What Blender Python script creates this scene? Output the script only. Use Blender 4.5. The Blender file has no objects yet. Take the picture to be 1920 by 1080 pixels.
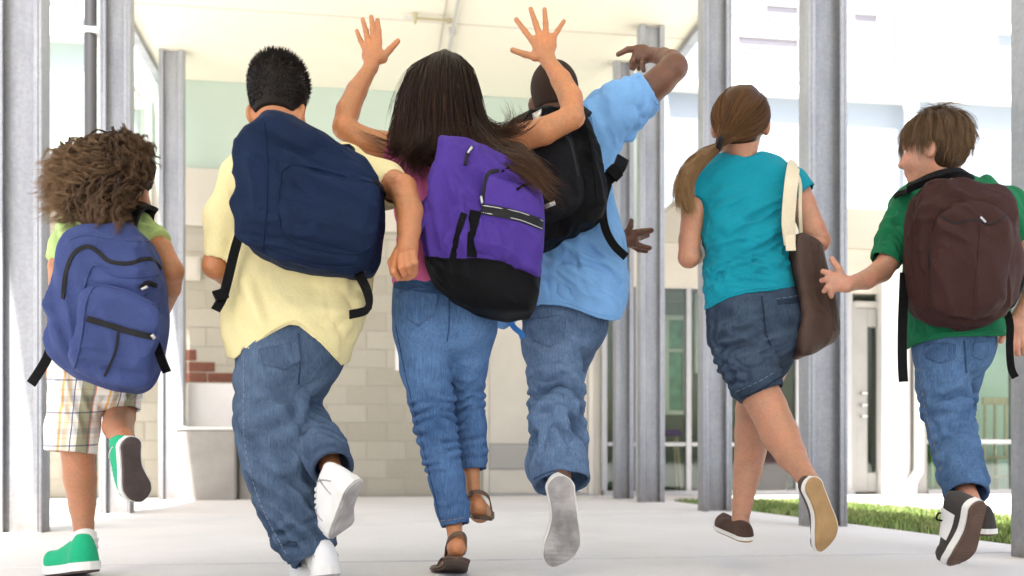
import bpy, math, random
import numpy as np
from mathutils import Vector, Matrix
from mathutils.bvhtree import BVHTree
from mathutils.geometry import delaunay_2d_cdt

# ------------------------------------------------------------------ camera, sky, sun, exposure
scene = bpy.context.scene
CH = 0.33                      # camera height above the walkway (m)
FPX = 1800.0                   # focal length in photo pixels
HOR = 868.0                    # horizon row
TH = math.radians(8.2)         # the walkway runs a little to the left of the view axis
cT, sT = math.cos(TH), math.sin(TH)

cam = bpy.data.cameras.new('camera')
camo = bpy.data.objects.new('camera', cam)
scene.collection.objects.link(camo)
camo.location = (0, 0, CH)
camo.rotation_euler = (math.radians(90), 0, 0)
cam.sensor_width = 36
cam.lens = FPX * 36 / 1920
cam.shift_y = (HOR - 540) / 1920
cam.clip_start = 0.05
cam.clip_end = 500
cam.dof.use_dof = True
cam.dof.focus_distance = 2.85
cam.dof.aperture_fstop = 2.8
scene.camera = camo

def uv_dir(u, v, z):
    return Vector((u * cT - v * sT, u * sT + v * cT, z)).normalized()
to_sun = uv_dir(-0.50, -2.1, 4.0)
SUN_EL = math.asin(to_sun.z)
SUN_AZ = math.atan2(to_sun.x, to_sun.y)

world = bpy.data.worlds.new('World')
scene.world = world
world.use_nodes = True
wn = world.node_tree
bg = wn.nodes['Background']
sky = wn.nodes.new('ShaderNodeTexSky')
sky.sky_type = 'NISHITA'
sky.sun_disc = False
sky.sun_elevation = SUN_EL
sky.sun_rotation = SUN_AZ
sky.air_density = 1.0
sky.dust_density = 5.0
sky.ozone_density = 0.1
wn.links.new(sky.outputs[0], bg.inputs[0])
bg.inputs[1].default_value = 0.075

sun = bpy.data.lights.new('sun', 'SUN')
suno = bpy.data.objects.new('sun', sun)
scene.collection.objects.link(suno)
suno.rotation_euler = to_sun.to_track_quat('Z', 'Y').to_euler()
suno.location = (0, 0, 12)
sun.energy = 3.2
sun.angle = math.radians(0.5)
sun.color = (1.0, 0.955, 0.885)

scene.view_settings.view_transform = 'Standard'
scene.view_settings.look = 'None'
scene.view_settings.gamma = 1
scene.view_settings.use_curve_mapping = False
scene.view_settings.exposure = 2.36
scene.cycles.use_denoising = True
scene.cycles.max_bounces = 10
scene.cycles.diffuse_bounces = 6
scene.cycles.transparent_max_bounces = 12
scene.cycles.caustics_reflective = False
scene.cycles.caustics_refractive = False

# ------------------------------------------------------------------ helpers
COL = scene.collection
def P(x, y, d):
    """photo pixel + camera depth (m) -> world point"""
    return np.array([(x - 960) * d / FPX, d, CH + (HOR - y) * d / FPX])

def tag(o, label=None, cat=None, group=None, kind=None):
    if label: o['label'] = label
    if cat: o['category'] = cat
    if group: o['group'] = group
    if kind: o['kind'] = kind
    return o

def empty(name, loc=(0, 0, 0), rz=0.0, parent=None):
    o = bpy.data.objects.new(name, None)
    COL.objects.link(o)
    o.location = loc
    o.rotation_euler = (0, 0, rz)
    o.empty_display_size = 0.1
    if parent: o.parent = parent
    return o

def npmesh(name, V, F, mat=None, smooth=True):
    """V (n,3) array, F = array (m,3|4) or list of polygons"""
    me = bpy.data.meshes.new(name)
    V = np.asarray(V, dtype=np.float32)
    if isinstance(F, np.ndarray):
        k = F.shape[1]
        me.vertices.add(len(V)); me.vertices.foreach_set('co', V.ravel())
        me.loops.add(F.size); me.loops.foreach_set('vertex_index', F.astype(np.int32).ravel())
        me.polygons.add(len(F)); me.polygons.foreach_set('loop_start', np.arange(0, F.size, k, dtype=np.int32))
        me.update(calc_edges=True)
    else:
        me.from_pydata([tuple(map(float, v)) for v in V], [], [tuple(map(int, f)) for f in F])
        me.update()
    if smooth:
        me.polygons.foreach_set('use_smooth', np.ones(len(me.polygons), dtype=bool))
    if mat: me.materials.append(mat)
    return me

def link(name, me, parent=None):
    o = bpy.data.objects.new(name, me)
    COL.objects.link(o)
    if parent: o.parent = parent
    return o

class MB:
    """collects boxes / prisms / tubes into one mesh"""
    def __init__(s): s.V = []; s.F = []
    def add(s, V, F):
        n = len(s.V); s.V += [tuple(map(float, v)) for v in V]; s.F += [tuple(int(i) + n for i in f) for f in F]
        return s
    def box(s, x0, x1, y0, y1, z0, z1, b=0.0):
        if b <= 0:
            V = [(x, y, z) for x in (x0, x1) for y in (y0, y1) for z in (z0, z1)]
            F = [(0, 1, 3, 2), (4, 6, 7, 5), (0, 4, 5, 1), (2, 3, 7, 6), (0, 2, 6, 4), (1, 5, 7, 3)]
            return s.add(V, F)
        # chamfered box (24 verts)
        c = [(x0, x1), (y0, y1), (z0, z1)]
        V = []; idx = {}
        for sx in (0, 1):
            for sy in (0, 1):
                for sz in (0, 1):
                    p = [c[0][sx], c[1][sy], c[2][sz]]
                    sg = [1 if q == 0 else -1 for q in (sx, sy, sz)]
                    for ax in range(3):
                        q = [p[i] + (sg[i] * b if i != ax else 0) for i in range(3)]
                        idx[(sx, sy, sz, ax)] = len(V); V.append(q)
        F = []
        for ax in range(3):
            o1, o2 = [(1, 2), (2, 0), (0, 1)][ax]
            for sd in (0, 1):
                f = []
                for (a, bb) in ((0, 0), (1, 0), (1, 1), (0, 1)):
                    k = [0, 0, 0]; k[ax] = sd; k[o1] = a; k[o2] = bb
                    f.append(idx[(*k, ax)])
                F.append(tuple(f) if sd else tuple(f[::-1]))
        for ax in range(3):
            o1, o2 = [(1, 2), (2, 0), (0, 1)][ax]
            for a in (0, 1):
                for bb in (0, 1):
                    k0 = [0, 0, 0]; k0[o1] = a; k0[o2] = bb
                    k1 = list(k0); k1[ax] = 1
                    f = (idx[(*k0, o1)], idx[(*k0, o2)], idx[(*k1, o2)], idx[(*k1, o1)])
                    F.append(f if (a ^ bb) else f[::-1])
        for key in [(a, b2, c2) for a in (0, 1) for b2 in (0, 1) for c2 in (0, 1)]:
            f = tuple(idx[(*key, ax)] for ax in range(3))
            F.append(f if (sum(key) % 2 == 0) else f[::-1])
        return s.add(V, F)
    def tube(s, pts, r, n=10, cap=True):
        V, F = tube_geo(pts, r, n, cap)
        return s.add(V, F)
    def build(s, name, mat, parent=None, smooth=False):
        me = npmesh(name, s.V, s.F, mat, smooth)
        if smooth:
            try: me.set_sharp_from_angle(angle=math.radians(40))
            except Exception: pass
        return link(name, me, parent)

def tube_geo(pts, r, n=8, cap=True):
    pts = np.asarray(pts, float); m = len(pts)
    rr = np.full(m, r) if np.isscalar(r) else np.asarray(r, float)
    T = np.gradient(pts, axis=0); T /= np.linalg.norm(T, axis=1)[:, None] + 1e-12
    up = np.array([0, 0, 1.0]) if abs(T[0, 2]) < .9 else np.array([1.0, 0, 0])
    V = []; a = np.arange(n) * 2 * np.pi / n
    N = np.cross(up, T[0]); N /= np.linalg.norm(N)
    for i in range(m):
        N = N - T[i] * N.dot(T[i]); N /= np.linalg.norm(N) + 1e-12
        B = np.cross(T[i], N)
        V.append(pts[i] + rr[i] * (np.cos(a)[:, None] * N + np.sin(a)[:, None] * B))
    V = np.concatenate(V)
    F = [(i * n + j, i * n + (j + 1) % n, (i + 1) * n + (j + 1) % n, (i + 1) * n + j) for i in range(m - 1) for j in range(n)]
    if cap: F += [tuple(range(n))[::-1], tuple((m - 1) * n + j for j in range(n))]
    return V, F

def catmull(pts, step):
    """smooth polyline through pts (n,k) with about the given step"""
    pts = np.asarray(pts, float)
    if len(pts) < 2: return pts
    q = np.vstack([2 * pts[0] - pts[1], pts, 2 * pts[-1] - pts[-2]])
    out = []
    for i in range(1, len(q) - 2):
        L = np.linalg.norm(q[i + 1] - q[i]); n = max(1, int(math.ceil(L / step)))
        t = (np.arange(n) / n)[:, None]
        p0, p1, p2, p3 = q[i - 1], q[i], q[i + 1], q[i + 2]
        out.append(.5 * (2 * p1 + (p2 - p0) * t + (2 * p0 - 5 * p1 + 4 * p2 - p3) * t ** 2 + (3 * p1 - p0 - 3 * p2 + p3) * t ** 3))
    out.append(pts[-1:])
    return np.vstack(out)

# ---- gradient noise in numpy
_rs = np.random.RandomState(7)
_perm = np.tile(_rs.permutation(256), 3)
_grad = _rs.normal(size=(256, 3)); _grad /= np.linalg.norm(_grad, axis=1)[:, None]
def noise3(p):
    p = np.asarray(p, float); i = np.floor(p).astype(int); f = p - i; i &= 255
    w = f * f * f * (f * (f * 6 - 15) + 10)
    res = 0
    for dx in (0, 1):
        wx = w[:, 0] if dx else 1 - w[:, 0]
        for dy in (0, 1):
            wy = w[:, 1] if dy else 1 - w[:, 1]
            for dz in (0, 1):
                wz = w[:, 2] if dz else 1 - w[:, 2]
                h = _perm[_perm[_perm[i[:, 0] + dx] + i[:, 1] + dy] + i[:, 2] + dz]
                g = _grad[h]
                res = res + wx * wy * wz * (g[:, 0] * (f[:, 0] - dx) + g[:, 1] * (f[:, 1] - dy) + g[:, 2] * (f[:, 2] - dz))
    return res * 1.6

# ------------------------------------------------------------------ signed-distance modelling
def cap(a, b, ra, rb, k=.02, fy=1.0, op='add', cutb=False, cuta=False):
    return dict(t='cap', a=np.asarray(a, float), b=np.asarray(b, float), ra=ra, rb=rb, k=k, fy=fy, op=op, cutb=cutb, cuta=cuta)
def ell(c, r, R=None, k=.02, op='add'):
    return dict(t='ell', c=np.asarray(c, float), r=np.asarray(r, float), R=np.eye(3) if R is None else np.asarray(R, float), k=k, op=op)
def rbox(c, half, rad, R=None, k=.01, op='add'):
    return dict(t='box', c=np.asarray(c, float), h=np.asarray(half, float), rad=rad, R=np.eye(3) if R is None else np.asarray(R, float), k=k, op=op)

def prim_bbox(p, pad):
    if p['t'] == 'cap':
        m = max(p['ra'], p['rb']); r = np.array([m, m * max(p['fy'], .2), m]) + pad
        return np.minimum(p['a'], p['b']) - r, np.maximum(p['a'], p['b']) + r
    if p['t'] == 'ell': e = np.abs(p['R']) @ p['r'] + pad
    else: e = np.abs(p['R']) @ p['h'] + pad
    return p['c'] - e, p['c'] + e

def prim_dist(p, X, Y, Z):
    if p['t'] == 'cap':
        fy = p['fy']; a, b = p['a'], p['b']
        ab = b - a; abf = np.array([ab[0], ab[1] / fy, ab[2]]); L2 = abf.dot(abf) + 1e-12
        px, py, pz = X - a[0], (Y - a[1]) / fy, Z - a[2]
        h = (px * abf[0] + py * abf[1] + pz * abf[2]) / L2
        hc = np.clip(h, 0, 1)
        dx, dy, dz = px - hc * abf[0], py - hc * abf[1], pz - hc * abf[2]
        r = p['ra'] + (p['rb'] - p['ra']) * hc
        if p['cutb'] or p['cuta']:
            L = math.sqrt(L2)
            hu = h if (p['cutb'] and p['cuta']) else (np.maximum(h, 0) if p['cutb'] else np.minimum(h, 1))
            dx, dy, dz = px - hu * abf[0], py - hu * abf[1], pz - hu * abf[2]
            d = np.sqrt(dx * dx + dy * dy + dz * dz) - r
            if p['cutb']: d = np.maximum(d, (h - 1) * L)
            if p['cuta']: d = np.maximum(d, -h * L)
        else:
            d = np.sqrt(dx * dx + dy * dy + dz * dz) - r
        return d * min(1.0, fy ** .5)
    R = p['R']; c = p['c']
    qx, qy, qz = X - c[0], Y - c[1], Z - c[2]
    lx = qx * R[0, 0] + qy * R[1, 0] + qz * R[2, 0]
    ly = qx * R[0, 1] + qy * R[1, 1] + qz * R[2, 1]
    lz = qx * R[0, 2] + qy * R[1, 2] + qz * R[2, 2]
    if p['t'] == 'ell':
        r = p['r']
        k0 = np.sqrt((lx / r[0]) ** 2 + (ly / r[1]) ** 2 + (lz / r[2]) ** 2)
        k1 = np.sqrt((lx / r[0] ** 2) ** 2 + (ly / r[1] ** 2) ** 2 + (lz / r[2] ** 2) ** 2) + 1e-9
        return k0 * (k0 - 1) / k1
    h = p['h'] - p['rad']
    ax, ay, az = np.abs(lx) - h[0], np.abs(ly) - h[1], np.abs(lz) - h[2]
    return np.sqrt(np.maximum(ax, 0) ** 2 + np.maximum(ay, 0) ** 2 + np.maximum(az, 0) ** 2) + np.minimum(np.maximum(ax, np.maximum(ay, az)), 0) - p['rad']

def sdf_mesh(prims, vox, post=None, smooth=1, clip=None):
    """union of prims (smooth), then 'sub' prims, then post(D,X,Y,Z) -> V, Q"""
    adds = [p for p in prims if p['op'] == 'add']
    lo = np.min([prim_bbox(p, 4 * vox + p['k'])[0] for p in adds], axis=0)
    hi = np.max([prim_bbox(p, 4 * vox + p['k'])[1] for p in adds], axis=0)
    if clip is not None:
        lo = np.maximum(lo, clip[0]); hi = np.minimum(hi, clip[1])
    n = np.ceil((hi - lo) / vox).astype(int) + 1
    D = np.full(n, .25, dtype=np.float32)
    gx = (lo[0] + vox * np.arange(n[0])).astype(np.float32); gy = (lo[1] + vox * np.arange(n[1])).astype(np.float32); gz = (lo[2] + vox * np.arange(n[2])).astype(np.float32)
    for p in adds + [q for q in prims if q['op'] == 'sub']:
        b0, b1 = prim_bbox(p, 3 * vox + p['k'] + .004)
        i0 = np.clip(((b0 - lo) / vox).astype(int), 0, n); i1 = np.clip(((b1 - lo) / vox).astype(int) + 2, 0, n)
        if np.any(i1 <= i0): continue
        sl = tuple(slice(i0[q], i1[q]) for q in range(3))
        d = prim_dist(p, gx[sl[0]][:, None, None], gy[sl[1]][None, :, None], gz[sl[2]][None, None, :]).astype(np.float32)
        A = D[sl]; k = p['k']
        if p['op'] == 'add':
            h = np.clip(.5 + .5 * (A - d) / k, 0, 1)
            D[sl] = A + (d - A) * h - k * h * (1 - h)
        else:
            e = -d
            h = np.clip(.5 + .5 * (e - A) / k, 0, 1)
            D[sl] = A + (e - A) * h + k * h * (1 - h)
    if post is not None:
        D = post(D, gx[:, None, None], gy[None, :, None], gz[None, None, :]).astype(np.float32)
    D[0] = D[-1] = .1; D[:, 0] = D[:, -1] = .1; D[:, :, 0] = D[:, :, -1] = .1
    V, Q = nets(D, lo, vox)
    if smooth: V = relax(V, Q, smooth)
    return V, Q

def nets(D, lo, h):
    S = D < 0
    c = np.zeros(tuple(s - 1 for s in S.shape), np.uint8)
    for i in (0, 1):
        for j in (0, 1):
            for k in (0, 1):
                c += S[i:S.shape[0] - 1 + i, j:S.shape[1] - 1 + j, k:S.shape[2] - 1 + k]
    act = (c > 0) & (c < 8)
    I, J, K = np.nonzero(act)
    idx = np.full(act.shape, -1, np.int32); idx[I, J, K] = np.arange(len(I))
    cor = [(i, j, k) for i in (0, 1) for j in (0, 1) for k in (0, 1)]
    val = {q: D[I + q[0], J + q[1], K + q[2]] for q in cor}
    pos = np.zeros((len(I), 3)); cnt = np.zeros(len(I))
    for q in cor:
        for ax in range(3):
            if q[ax]: continue
            q2 = list(q); q2[ax] = 1; q2 = tuple(q2)
            va, vb = val[q], val[q2]
            m = (va < 0) != (vb < 0)
            t = np.where(m, va / np.where(m, va - vb, 1), 0)
            e = np.array(q, float)[None, :].repeat(len(I), 0); e[:, ax] = t
            pos += e * m[:, None]; cnt += m
    V = lo + h * (np.stack([I, J, K], 1) + pos / cnt[:, None])
    quads = []
    for ax in range(3):
        o1, o2 = [(1, 2), (2, 0), (0, 1)][ax]
        A = np.moveaxis(S, (ax, o1, o2), (0, 1, 2)); X = np.moveaxis(idx, (ax, o1, o2), (0, 1, 2))
        m = A[:-1, 1:-1, 1:-1] != A[1:, 1:-1, 1:-1]
        i, j, k = np.nonzero(m); j += 1; k += 1
        q = np.stack([X[i, j - 1, k - 1], X[i, j, k - 1], X[i, j, k], X[i, j - 1, k]], 1)
        fl = ~A[i, j, k]
        q[fl] = q[fl][:, ::-1]
        quads.append(q)
    return V, np.concatenate(quads)

def relax(V, Q, it=1, lam=.5):
    e = np.concatenate([Q[:, [0, 1]], Q[:, [1, 2]], Q[:, [2, 3]], Q[:, [3, 0]]])
    n = len(V); deg = np.bincount(e[:, 0], minlength=n) + np.bincount(e[:, 1], minlength=n) + 1e-9
    for _ in range(it):
        S = np.stack([np.bincount(e[:, 0], V[e[:, 1], k], n) + np.bincount(e[:, 1], V[e[:, 0], k], n) for k in range(3)], 1)
        V = V + lam * (S / deg[:, None] - V)
    return V

def vnormals(V, Q):
    n = np.cross(V[Q[:, 2]] - V[Q[:, 0]], V[Q[:, 3]] - V[Q[:, 1]])
    N = np.stack([sum(np.bincount(Q[:, c], n[:, k], len(V)) for c in range(4)) for k in range(3)], 1)
    return N / (np.linalg.norm(N, axis=1)[:, None] + 1e-12)

def fold(V, Q, amp, wl, line, at=None, rad=None, seed=0, sharp=1.0, stretch=.2, H=None, mask=1.0, inv=False):
    """cloth folds: ridges that run along `line`, wavelength wl, faded round the point `at`"""
    N = vnormals(V, Q)
    l = np.asarray(line, float); l /= np.linalg.norm(l)
    w = .35 * wl * np.stack([noise3(V / (wl * 2.5) + 11.3 * k + seed) for k in range(3)], 1)
    p = V + w
    q = (p - (p @ l)[:, None] * l * (1 - stretch)) / wl + seed * 3.17
    r = 1 - 2 * np.abs(noise3(q)) ** sharp
    if inv: r = 1.1 - r
    m = np.ones(len(V)) if at is None else np.exp(-(np.linalg.norm(V - np.asarray(at), axis=1) / rad) ** 2)
    m = m * mask
    if H is not None: H += (r - .4) * m * amp
    return V + N * (amp * (r - .55) * m)[:, None]

def rings(V, Q, amp, n_per_m, a, b, t0, t1, seed=0, H=None, rad=.3, mask=1.0):
    """bunched rings round a limb a->b between t0 and t1, broken up by noise"""
    N = vnormals(V, Q)
    a = np.asarray(a, float); b = np.asarray(b, float); L = np.linalg.norm(b - a); ax = (b - a) / L
    t = (V - a) @ ax / L
    dist = np.linalg.norm(V - a - np.outer((V - a) @ ax, ax), axis=1)
    m = np.clip((t - t0) / .08, 0, 1) * np.clip((t1 - t) / .08, 0, 1) * (dist < rad)
    ph = t * L * n_per_m * 2 * np.pi + 3.2 * noise3(V / .08 + seed) + 1.1 * noise3(V / .045 + seed)
    r = 2 * np.abs(np.sin(ph / 2)) ** .7 - 1.15
    r = r * np.clip(.5 + 1.3 * noise3(V / .06 + seed + 40), 0, 1) * mask
    if H is not None: H += r * m * amp
    return V + N * (amp * r * m)[:, None]
# ------------------------------------------------------------------ materials
def newmat(name):
    m = bpy.data.materials.new(name); m.use_nodes = True
    nt = m.node_tree; b = nt.nodes['Principled BSDF']
    return m, nt, b
def nd(nt, t, **kw):
    n = nt.nodes.new('ShaderNode' + t)
    for k, v in kw.items():
        if k.startswith('i_'): n.inputs[k[2:].replace('_', ' ')].default_value = v
        else: setattr(n, k, v)
    return n
def rgba(c): return (c[0], c[1], c[2], 1)
def mixcol(nt, fac, a, b, blend='MIX'):
    m = nt.nodes.new('ShaderNodeMix'); m.data_type = 'RGBA'; m.blend_type = blend
    for s, v in ((0, fac), (6, a), (7, b)):
        if hasattr(v, 'default_value') or hasattr(v, 'links'): nt.links.new(v, m.inputs[s])
        elif isinstance(v, (int, float)): m.inputs[s].default_value = v
        else: m.inputs[s].default_value = rgba(v)
    return m.outputs[2]
def ramp(nt, x, p0, p1, c0=(0, 0, 0), c1=(1, 1, 1)):
    r = nt.nodes.new('ShaderNodeValToRGB'); e = r.color_ramp.elements
    e[0].position = p0; e[1].position = p1; e[0].color = rgba(c0); e[1].color = rgba(c1)
    nt.links.new(x, r.inputs[0]); return r.outputs[0]
def objco(nt): return nt.nodes.new('ShaderNodeTexCoord').outputs['Object']
def noise(nt, co, sc, det=4, rough=.55):
    n = nd(nt, 'TexNoise'); n.inputs['Scale'].default_value = sc; n.inputs['Detail'].default_value = det; n.inputs['Roughness'].default_value = rough
    nt.links.new(co, n.inputs['Vector']); return n.outputs['Fac']
def creases(nt, co, sc, strength_add, base):
    """base height + small cloth wrinkles"""
    n = nd(nt, 'TexNoise'); n.noise_type = 'RIDGED_MULTIFRACTAL'
    n.inputs['Scale'].default_value = sc; n.inputs['Detail'].default_value = 2.5; n.inputs['Roughness'].default_value = .45; n.inputs['Distortion'].default_value = .7
    nt.links.new(co, n.inputs['Vector'])
    a = nd(nt, 'Math', operation='MULTIPLY_ADD'); nt.links.new(n.outputs['Fac'], a.inputs[0]); a.inputs[1].default_value = strength_add; nt.links.new(base, a.inputs[2])
    return a.outputs[0]
def bump(nt, b, h, st, dist=.01):
    n = nd(nt, 'Bump'); n.inputs['Strength'].default_value = st; n.inputs['Distance'].default_value = dist
    nt.links.new(h, n.inputs['Height']); nt.links.new(n.outputs[0], b.inputs['Normal']); return n
def mapping(nt, co, sc):
    m = nd(nt, 'Mapping'); m.inputs['Scale'].default_value = sc; nt.links.new(co, m.inputs[0]); return m.outputs[0]
def dark(c, f): return tuple(x * f for x in c)

def cloth(name, c, var=.18, sheen=.06, rough=.9, weave=.25, c2=None):
    m, nt, b = newmat(name); co = objco(nt)
    col = mixcol(nt, ramp(nt, noise(nt, co, 9, 5), .35, .7), dark(c, 1 - var), c2 or dark(c, 1 + var * .4))
    fine = noise(nt, co, 420, 2)
    col = mixcol(nt, .25, col, ramp(nt, fine, .3, .75, (.35, .35, .35), (1, 1, 1)), 'MULTIPLY')
    nt.links.new(col, b.inputs['Base Color'])
    b.inputs['Roughness'].default_value = rough
    b.inputs['Sheen Weight'].default_value = sheen; b.inputs['Sheen Roughness'].default_value = .5
    b.inputs['Specular IOR Level'].default_value = .12
    n1 = noise(nt, co, 600, 2); n2 = noise(nt, co, 45, 4)
    a = nd(nt, 'Math', operation='MULTIPLY_ADD'); nt.links.new(n1, a.inputs[0]); a.inputs[1].default_value = weave; nt.links.new(n2, a.inputs[2])
    bump(nt, b, creases(nt, mapping(nt, co, (1, 1, .55)), 13, 1.2, a.outputs[0]), .38, .005)
    return m

def nylon(name, c, var=.15, rough=.62, tw=.5, spec=.10):
    m, nt, b = newmat(name); co = objco(nt)
    col = mixcol(nt, ramp(nt, noise(nt, co, 7, 6), .3, .72), dark(c, 1 - var), dark(c, 1 + var))
    w = noise(nt, mapping(nt, co, (700, 700, 260)), 1, 2)
    col = mixcol(nt, .35, col, ramp(nt, w, .3, .7, (.5, .5, .5), (1, 1, 1)), 'MULTIPLY')
    nt.links.new(col, b.inputs['Base Color'])
    b.inputs['Roughness'].default_value = rough
    b.inputs['Specular IOR Level'].default_value = spec
    n2 = noise(nt, co, 60, 4)
    a = nd(nt, 'Math', operation='MULTIPLY_ADD'); nt.links.new(w, a.inputs[0]); a.inputs[1].default_value = tw; nt.links.new(n2, a.inputs[2])
    bump(nt, b, creases(nt, mapping(nt, co, (1, 1, .7)), 11, 1.0, a.outputs[0]), .6, .006)
    return m

def denim(name, dk, lt, fadeamt=1.0):
    m, nt, b = newmat(name); co = objco(nt)
    at = nd(nt, 'Attribute'); at.attribute_name = 'fade'
    big = noise(nt, co, 5.5, 4)
    a = nd(nt, 'Math', operation='MULTIPLY_ADD'); nt.links.new(at.outputs['Fac'], a.inputs[0]); a.inputs[1].default_value = fadeamt; 
    s = nd(nt, 'Math', operation='MULTIPLY'); nt.links.new(big, s.inputs[0]); s.inputs[1].default_value = .75
    nt.links.new(s.outputs[0], a.inputs[2])
    col = mixcol(nt, ramp(nt, a.outputs[0], .12, .95), dk, lt)
    streak = noise(nt, mapping(nt, co, (260, 260, 22)), 1, 4, .7)
    col = mixcol(nt, .55, col, ramp(nt, streak, .30, .70, (.30, .33, .42), (1.35, 1.35, 1.3)), 'MULTIPLY')
    col = mixcol(nt, .35, col, ramp(nt, noise(nt, co, 34, 5, .65), .3, .7, (.45, .48, .55), (1.25, 1.25, 1.22)), 'MULTIPLY')
    nt.links.new(col, b.inputs['Base Color'])
    b.inputs['Roughness'].default_value = .88; b.inputs['Specular IOR Level'].default_value = .1
    n2 = noise(nt, co, 70, 5)
    q = nd(nt, 'Math', operation='MULTIPLY_ADD'); nt.links.new(streak, q.inputs[0]); q.inputs[1].default_value = .5; nt.links.new(n2, q.inputs[2])
    bump(nt, b, creases(nt, mapping(nt, co, (1, 1, 1.5)), 14, 1.0, q.outputs[0]), .6, .006)
    return m

def skin(name, c, red):
    m, nt, b = newmat(name); co = objco(nt)
    col = mixcol(nt, ramp(nt, noise(nt, co, 16, 6, .65), .35, .7), dark(c, .86), (min(1, red[0] * 1.1), red[1] * 1.02, red[2] * 1.02))
    col = mixcol(nt, .5, col, ramp(nt, noise(nt, co, 120, 4, .7), .3, .7, (.72, .66, .62), (1.08, 1.08, 1.08)), 'MULTIPLY')
    nt.links.new(col, b.inputs['Base Color'])
    b.inputs['Roughness'].default_value = .48
    b.inputs['Subsurface Weight'].default_value = .12
    b.inputs['Subsurface Radius'].default_value = (1, .35, .2); b.inputs['Subsurface Scale'].default_value = .012
    bump(nt, b, noise(nt, co, 110, 6, .75), .32, .003)
    return m

def hairmat(name, c0, c1, rough=.38, tip=None):
    m, nt, b = newmat(name)
    g = nd(nt, 'Attribute'); g.attribute_name = 'rnd'
    col = mixcol(nt, g.outputs['Fac'], c0, c1)
    if tip:
        at = nd(nt, 'Attribute'); at.attribute_name = 'tip'
        col = mixcol(nt, at.outputs['Fac'], col, tip)
    nt.links.new(col, b.inputs['Base Color'])
    b.inputs['Roughness'].default_value = rough; b.inputs['Specular IOR Level'].default_value = .14
    return m

def plain(name, c, rough=.6, metal=0, bmp=0, sc=80, var=.0, vs=12):
    m, nt, b = newmat(name); co = objco(nt)
    if var:
        nt.links.new(mixcol(nt, ramp(nt, noise(nt, co, vs, 5), .3, .72), dark(c, 1 - var), dark(c, 1 + var)), b.inputs['Base Color'])
    else: b.inputs['Base Color'].default_value = rgba(c)
    b.inputs['Roughness'].default_value = rough; b.inputs['Metallic'].default_value = metal
    if bmp: bump(nt, b, noise(nt, co, sc, 4), bmp, .004)
    return m

def concrete(name, c, var=.12, sc=1.6, bmp=.25, stain=.1):
    m, nt, b = newmat(name); co = objco(nt)
    col = mixcol(nt, ramp(nt, noise(nt, co, sc, 8, .65), .3, .72), dark(c, 1 - var), dark(c, 1 + var * .5))
    col = mixcol(nt, .5, col, ramp(nt, noise(nt, co, 90, 4, .7), .25, .7, dark((1, 1, 1), 1 - stain * 3), (1, 1, 1)), 'MULTIPLY')
    st = ramp(nt, noise(nt, co, .8, 6, .6), .5, .75, (1, 1, 1), dark((1, .97, .93), 1 - stain * 2))
    col = mixcol(nt, 1.0, col, st, 'MULTIPLY')
    nt.links.new(col, b.inputs['Base Color'])
    b.inputs['Roughness'].default_value = .85
    bump(nt, b, noise(nt, co, 120, 6, .7), bmp, .004)
    return m

def galv(name):
    m, nt, b = newmat(name); co = objco(nt)
    v = nd(nt, 'TexVoronoi'); v.inputs['Scale'].default_value = 75; nt.links.new(co, v.inputs['Vector'])
    sp = nd(nt, 'RGBToBW'); nt.links.new(v.outputs['Color'], sp.inputs[0])
    base = mixcol(nt, ramp(nt, noise(nt, mapping(nt, co, (5, 5, .9)), 1, 6, .65), .3, .72), (.27, .285, .32), (.44, .455, .49))
    col = mixcol(nt, .35, base, ramp(nt, sp.outputs[0], .1, .9, (.72, .73, .77), (1.12, 1.12, 1.12)), 'MULTIPLY')
    sep = nd(nt, 'SeparateXYZ'); nt.links.new(co, sep.inputs[0])
    # rust and dirt at the foot
    foot = nd(nt, 'MapRange'); foot.inputs['From Min'].default_value = .34; foot.inputs['From Max'].default_value = .0; nt.links.new(sep.outputs[2], foot.inputs[0])
    mm = nd(nt, 'Math', operation='MULTIPLY'); nt.links.new(foot.outputs[0], mm.inputs[0]); nt.links.new(noise(nt, co, 26, 5), mm.inputs[1])
    col = mixcol(nt, mm.outputs[0], col, (.16, .13, .10))
    nt.links.new(col, b.inputs['Base Color'])
    b.inputs['Metallic'].default_value = .35
    nt.links.new(ramp(nt, noise(nt, co, 14, 5), .2, .8, (.38, .38, .38), (.62, .62, .62)), b.inputs['Roughness'])
    bump(nt, b, noise(nt, co, 38, 5), .12, .004)
    return m

def glassmat(name, tint=(.9, .96, .93), refl=1.0):
    m = bpy.data.materials.new(name); m.use_nodes = True; nt = m.node_tree
    for n in list(nt.nodes):
        if n.type != 'OUTPUT_MATERIAL': nt.nodes.remove(n)
    out = [n for n in nt.nodes if n.type == 'OUTPUT_MATERIAL'][0]
    tr = nd(nt, 'BsdfTransparent'); tr.inputs[0].default_value = rgba(tint)
    gl = nd(nt, 'BsdfGlossy'); gl.inputs['Roughness'].default_value = .03
    fr = nd(nt, 'Fresnel'); fr.inputs[0].default_value = 1.5
    mx = nd(nt, 'MixShader')
    nt.links.new(fr.outputs[0], mx.inputs[0]); nt.links.new(tr.outputs[0], mx.inputs[1]); nt.links.new(gl.outputs[0], mx.inputs[2])
    nt.links.new(mx.outputs[0], out.inputs[0])
    return m

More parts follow.
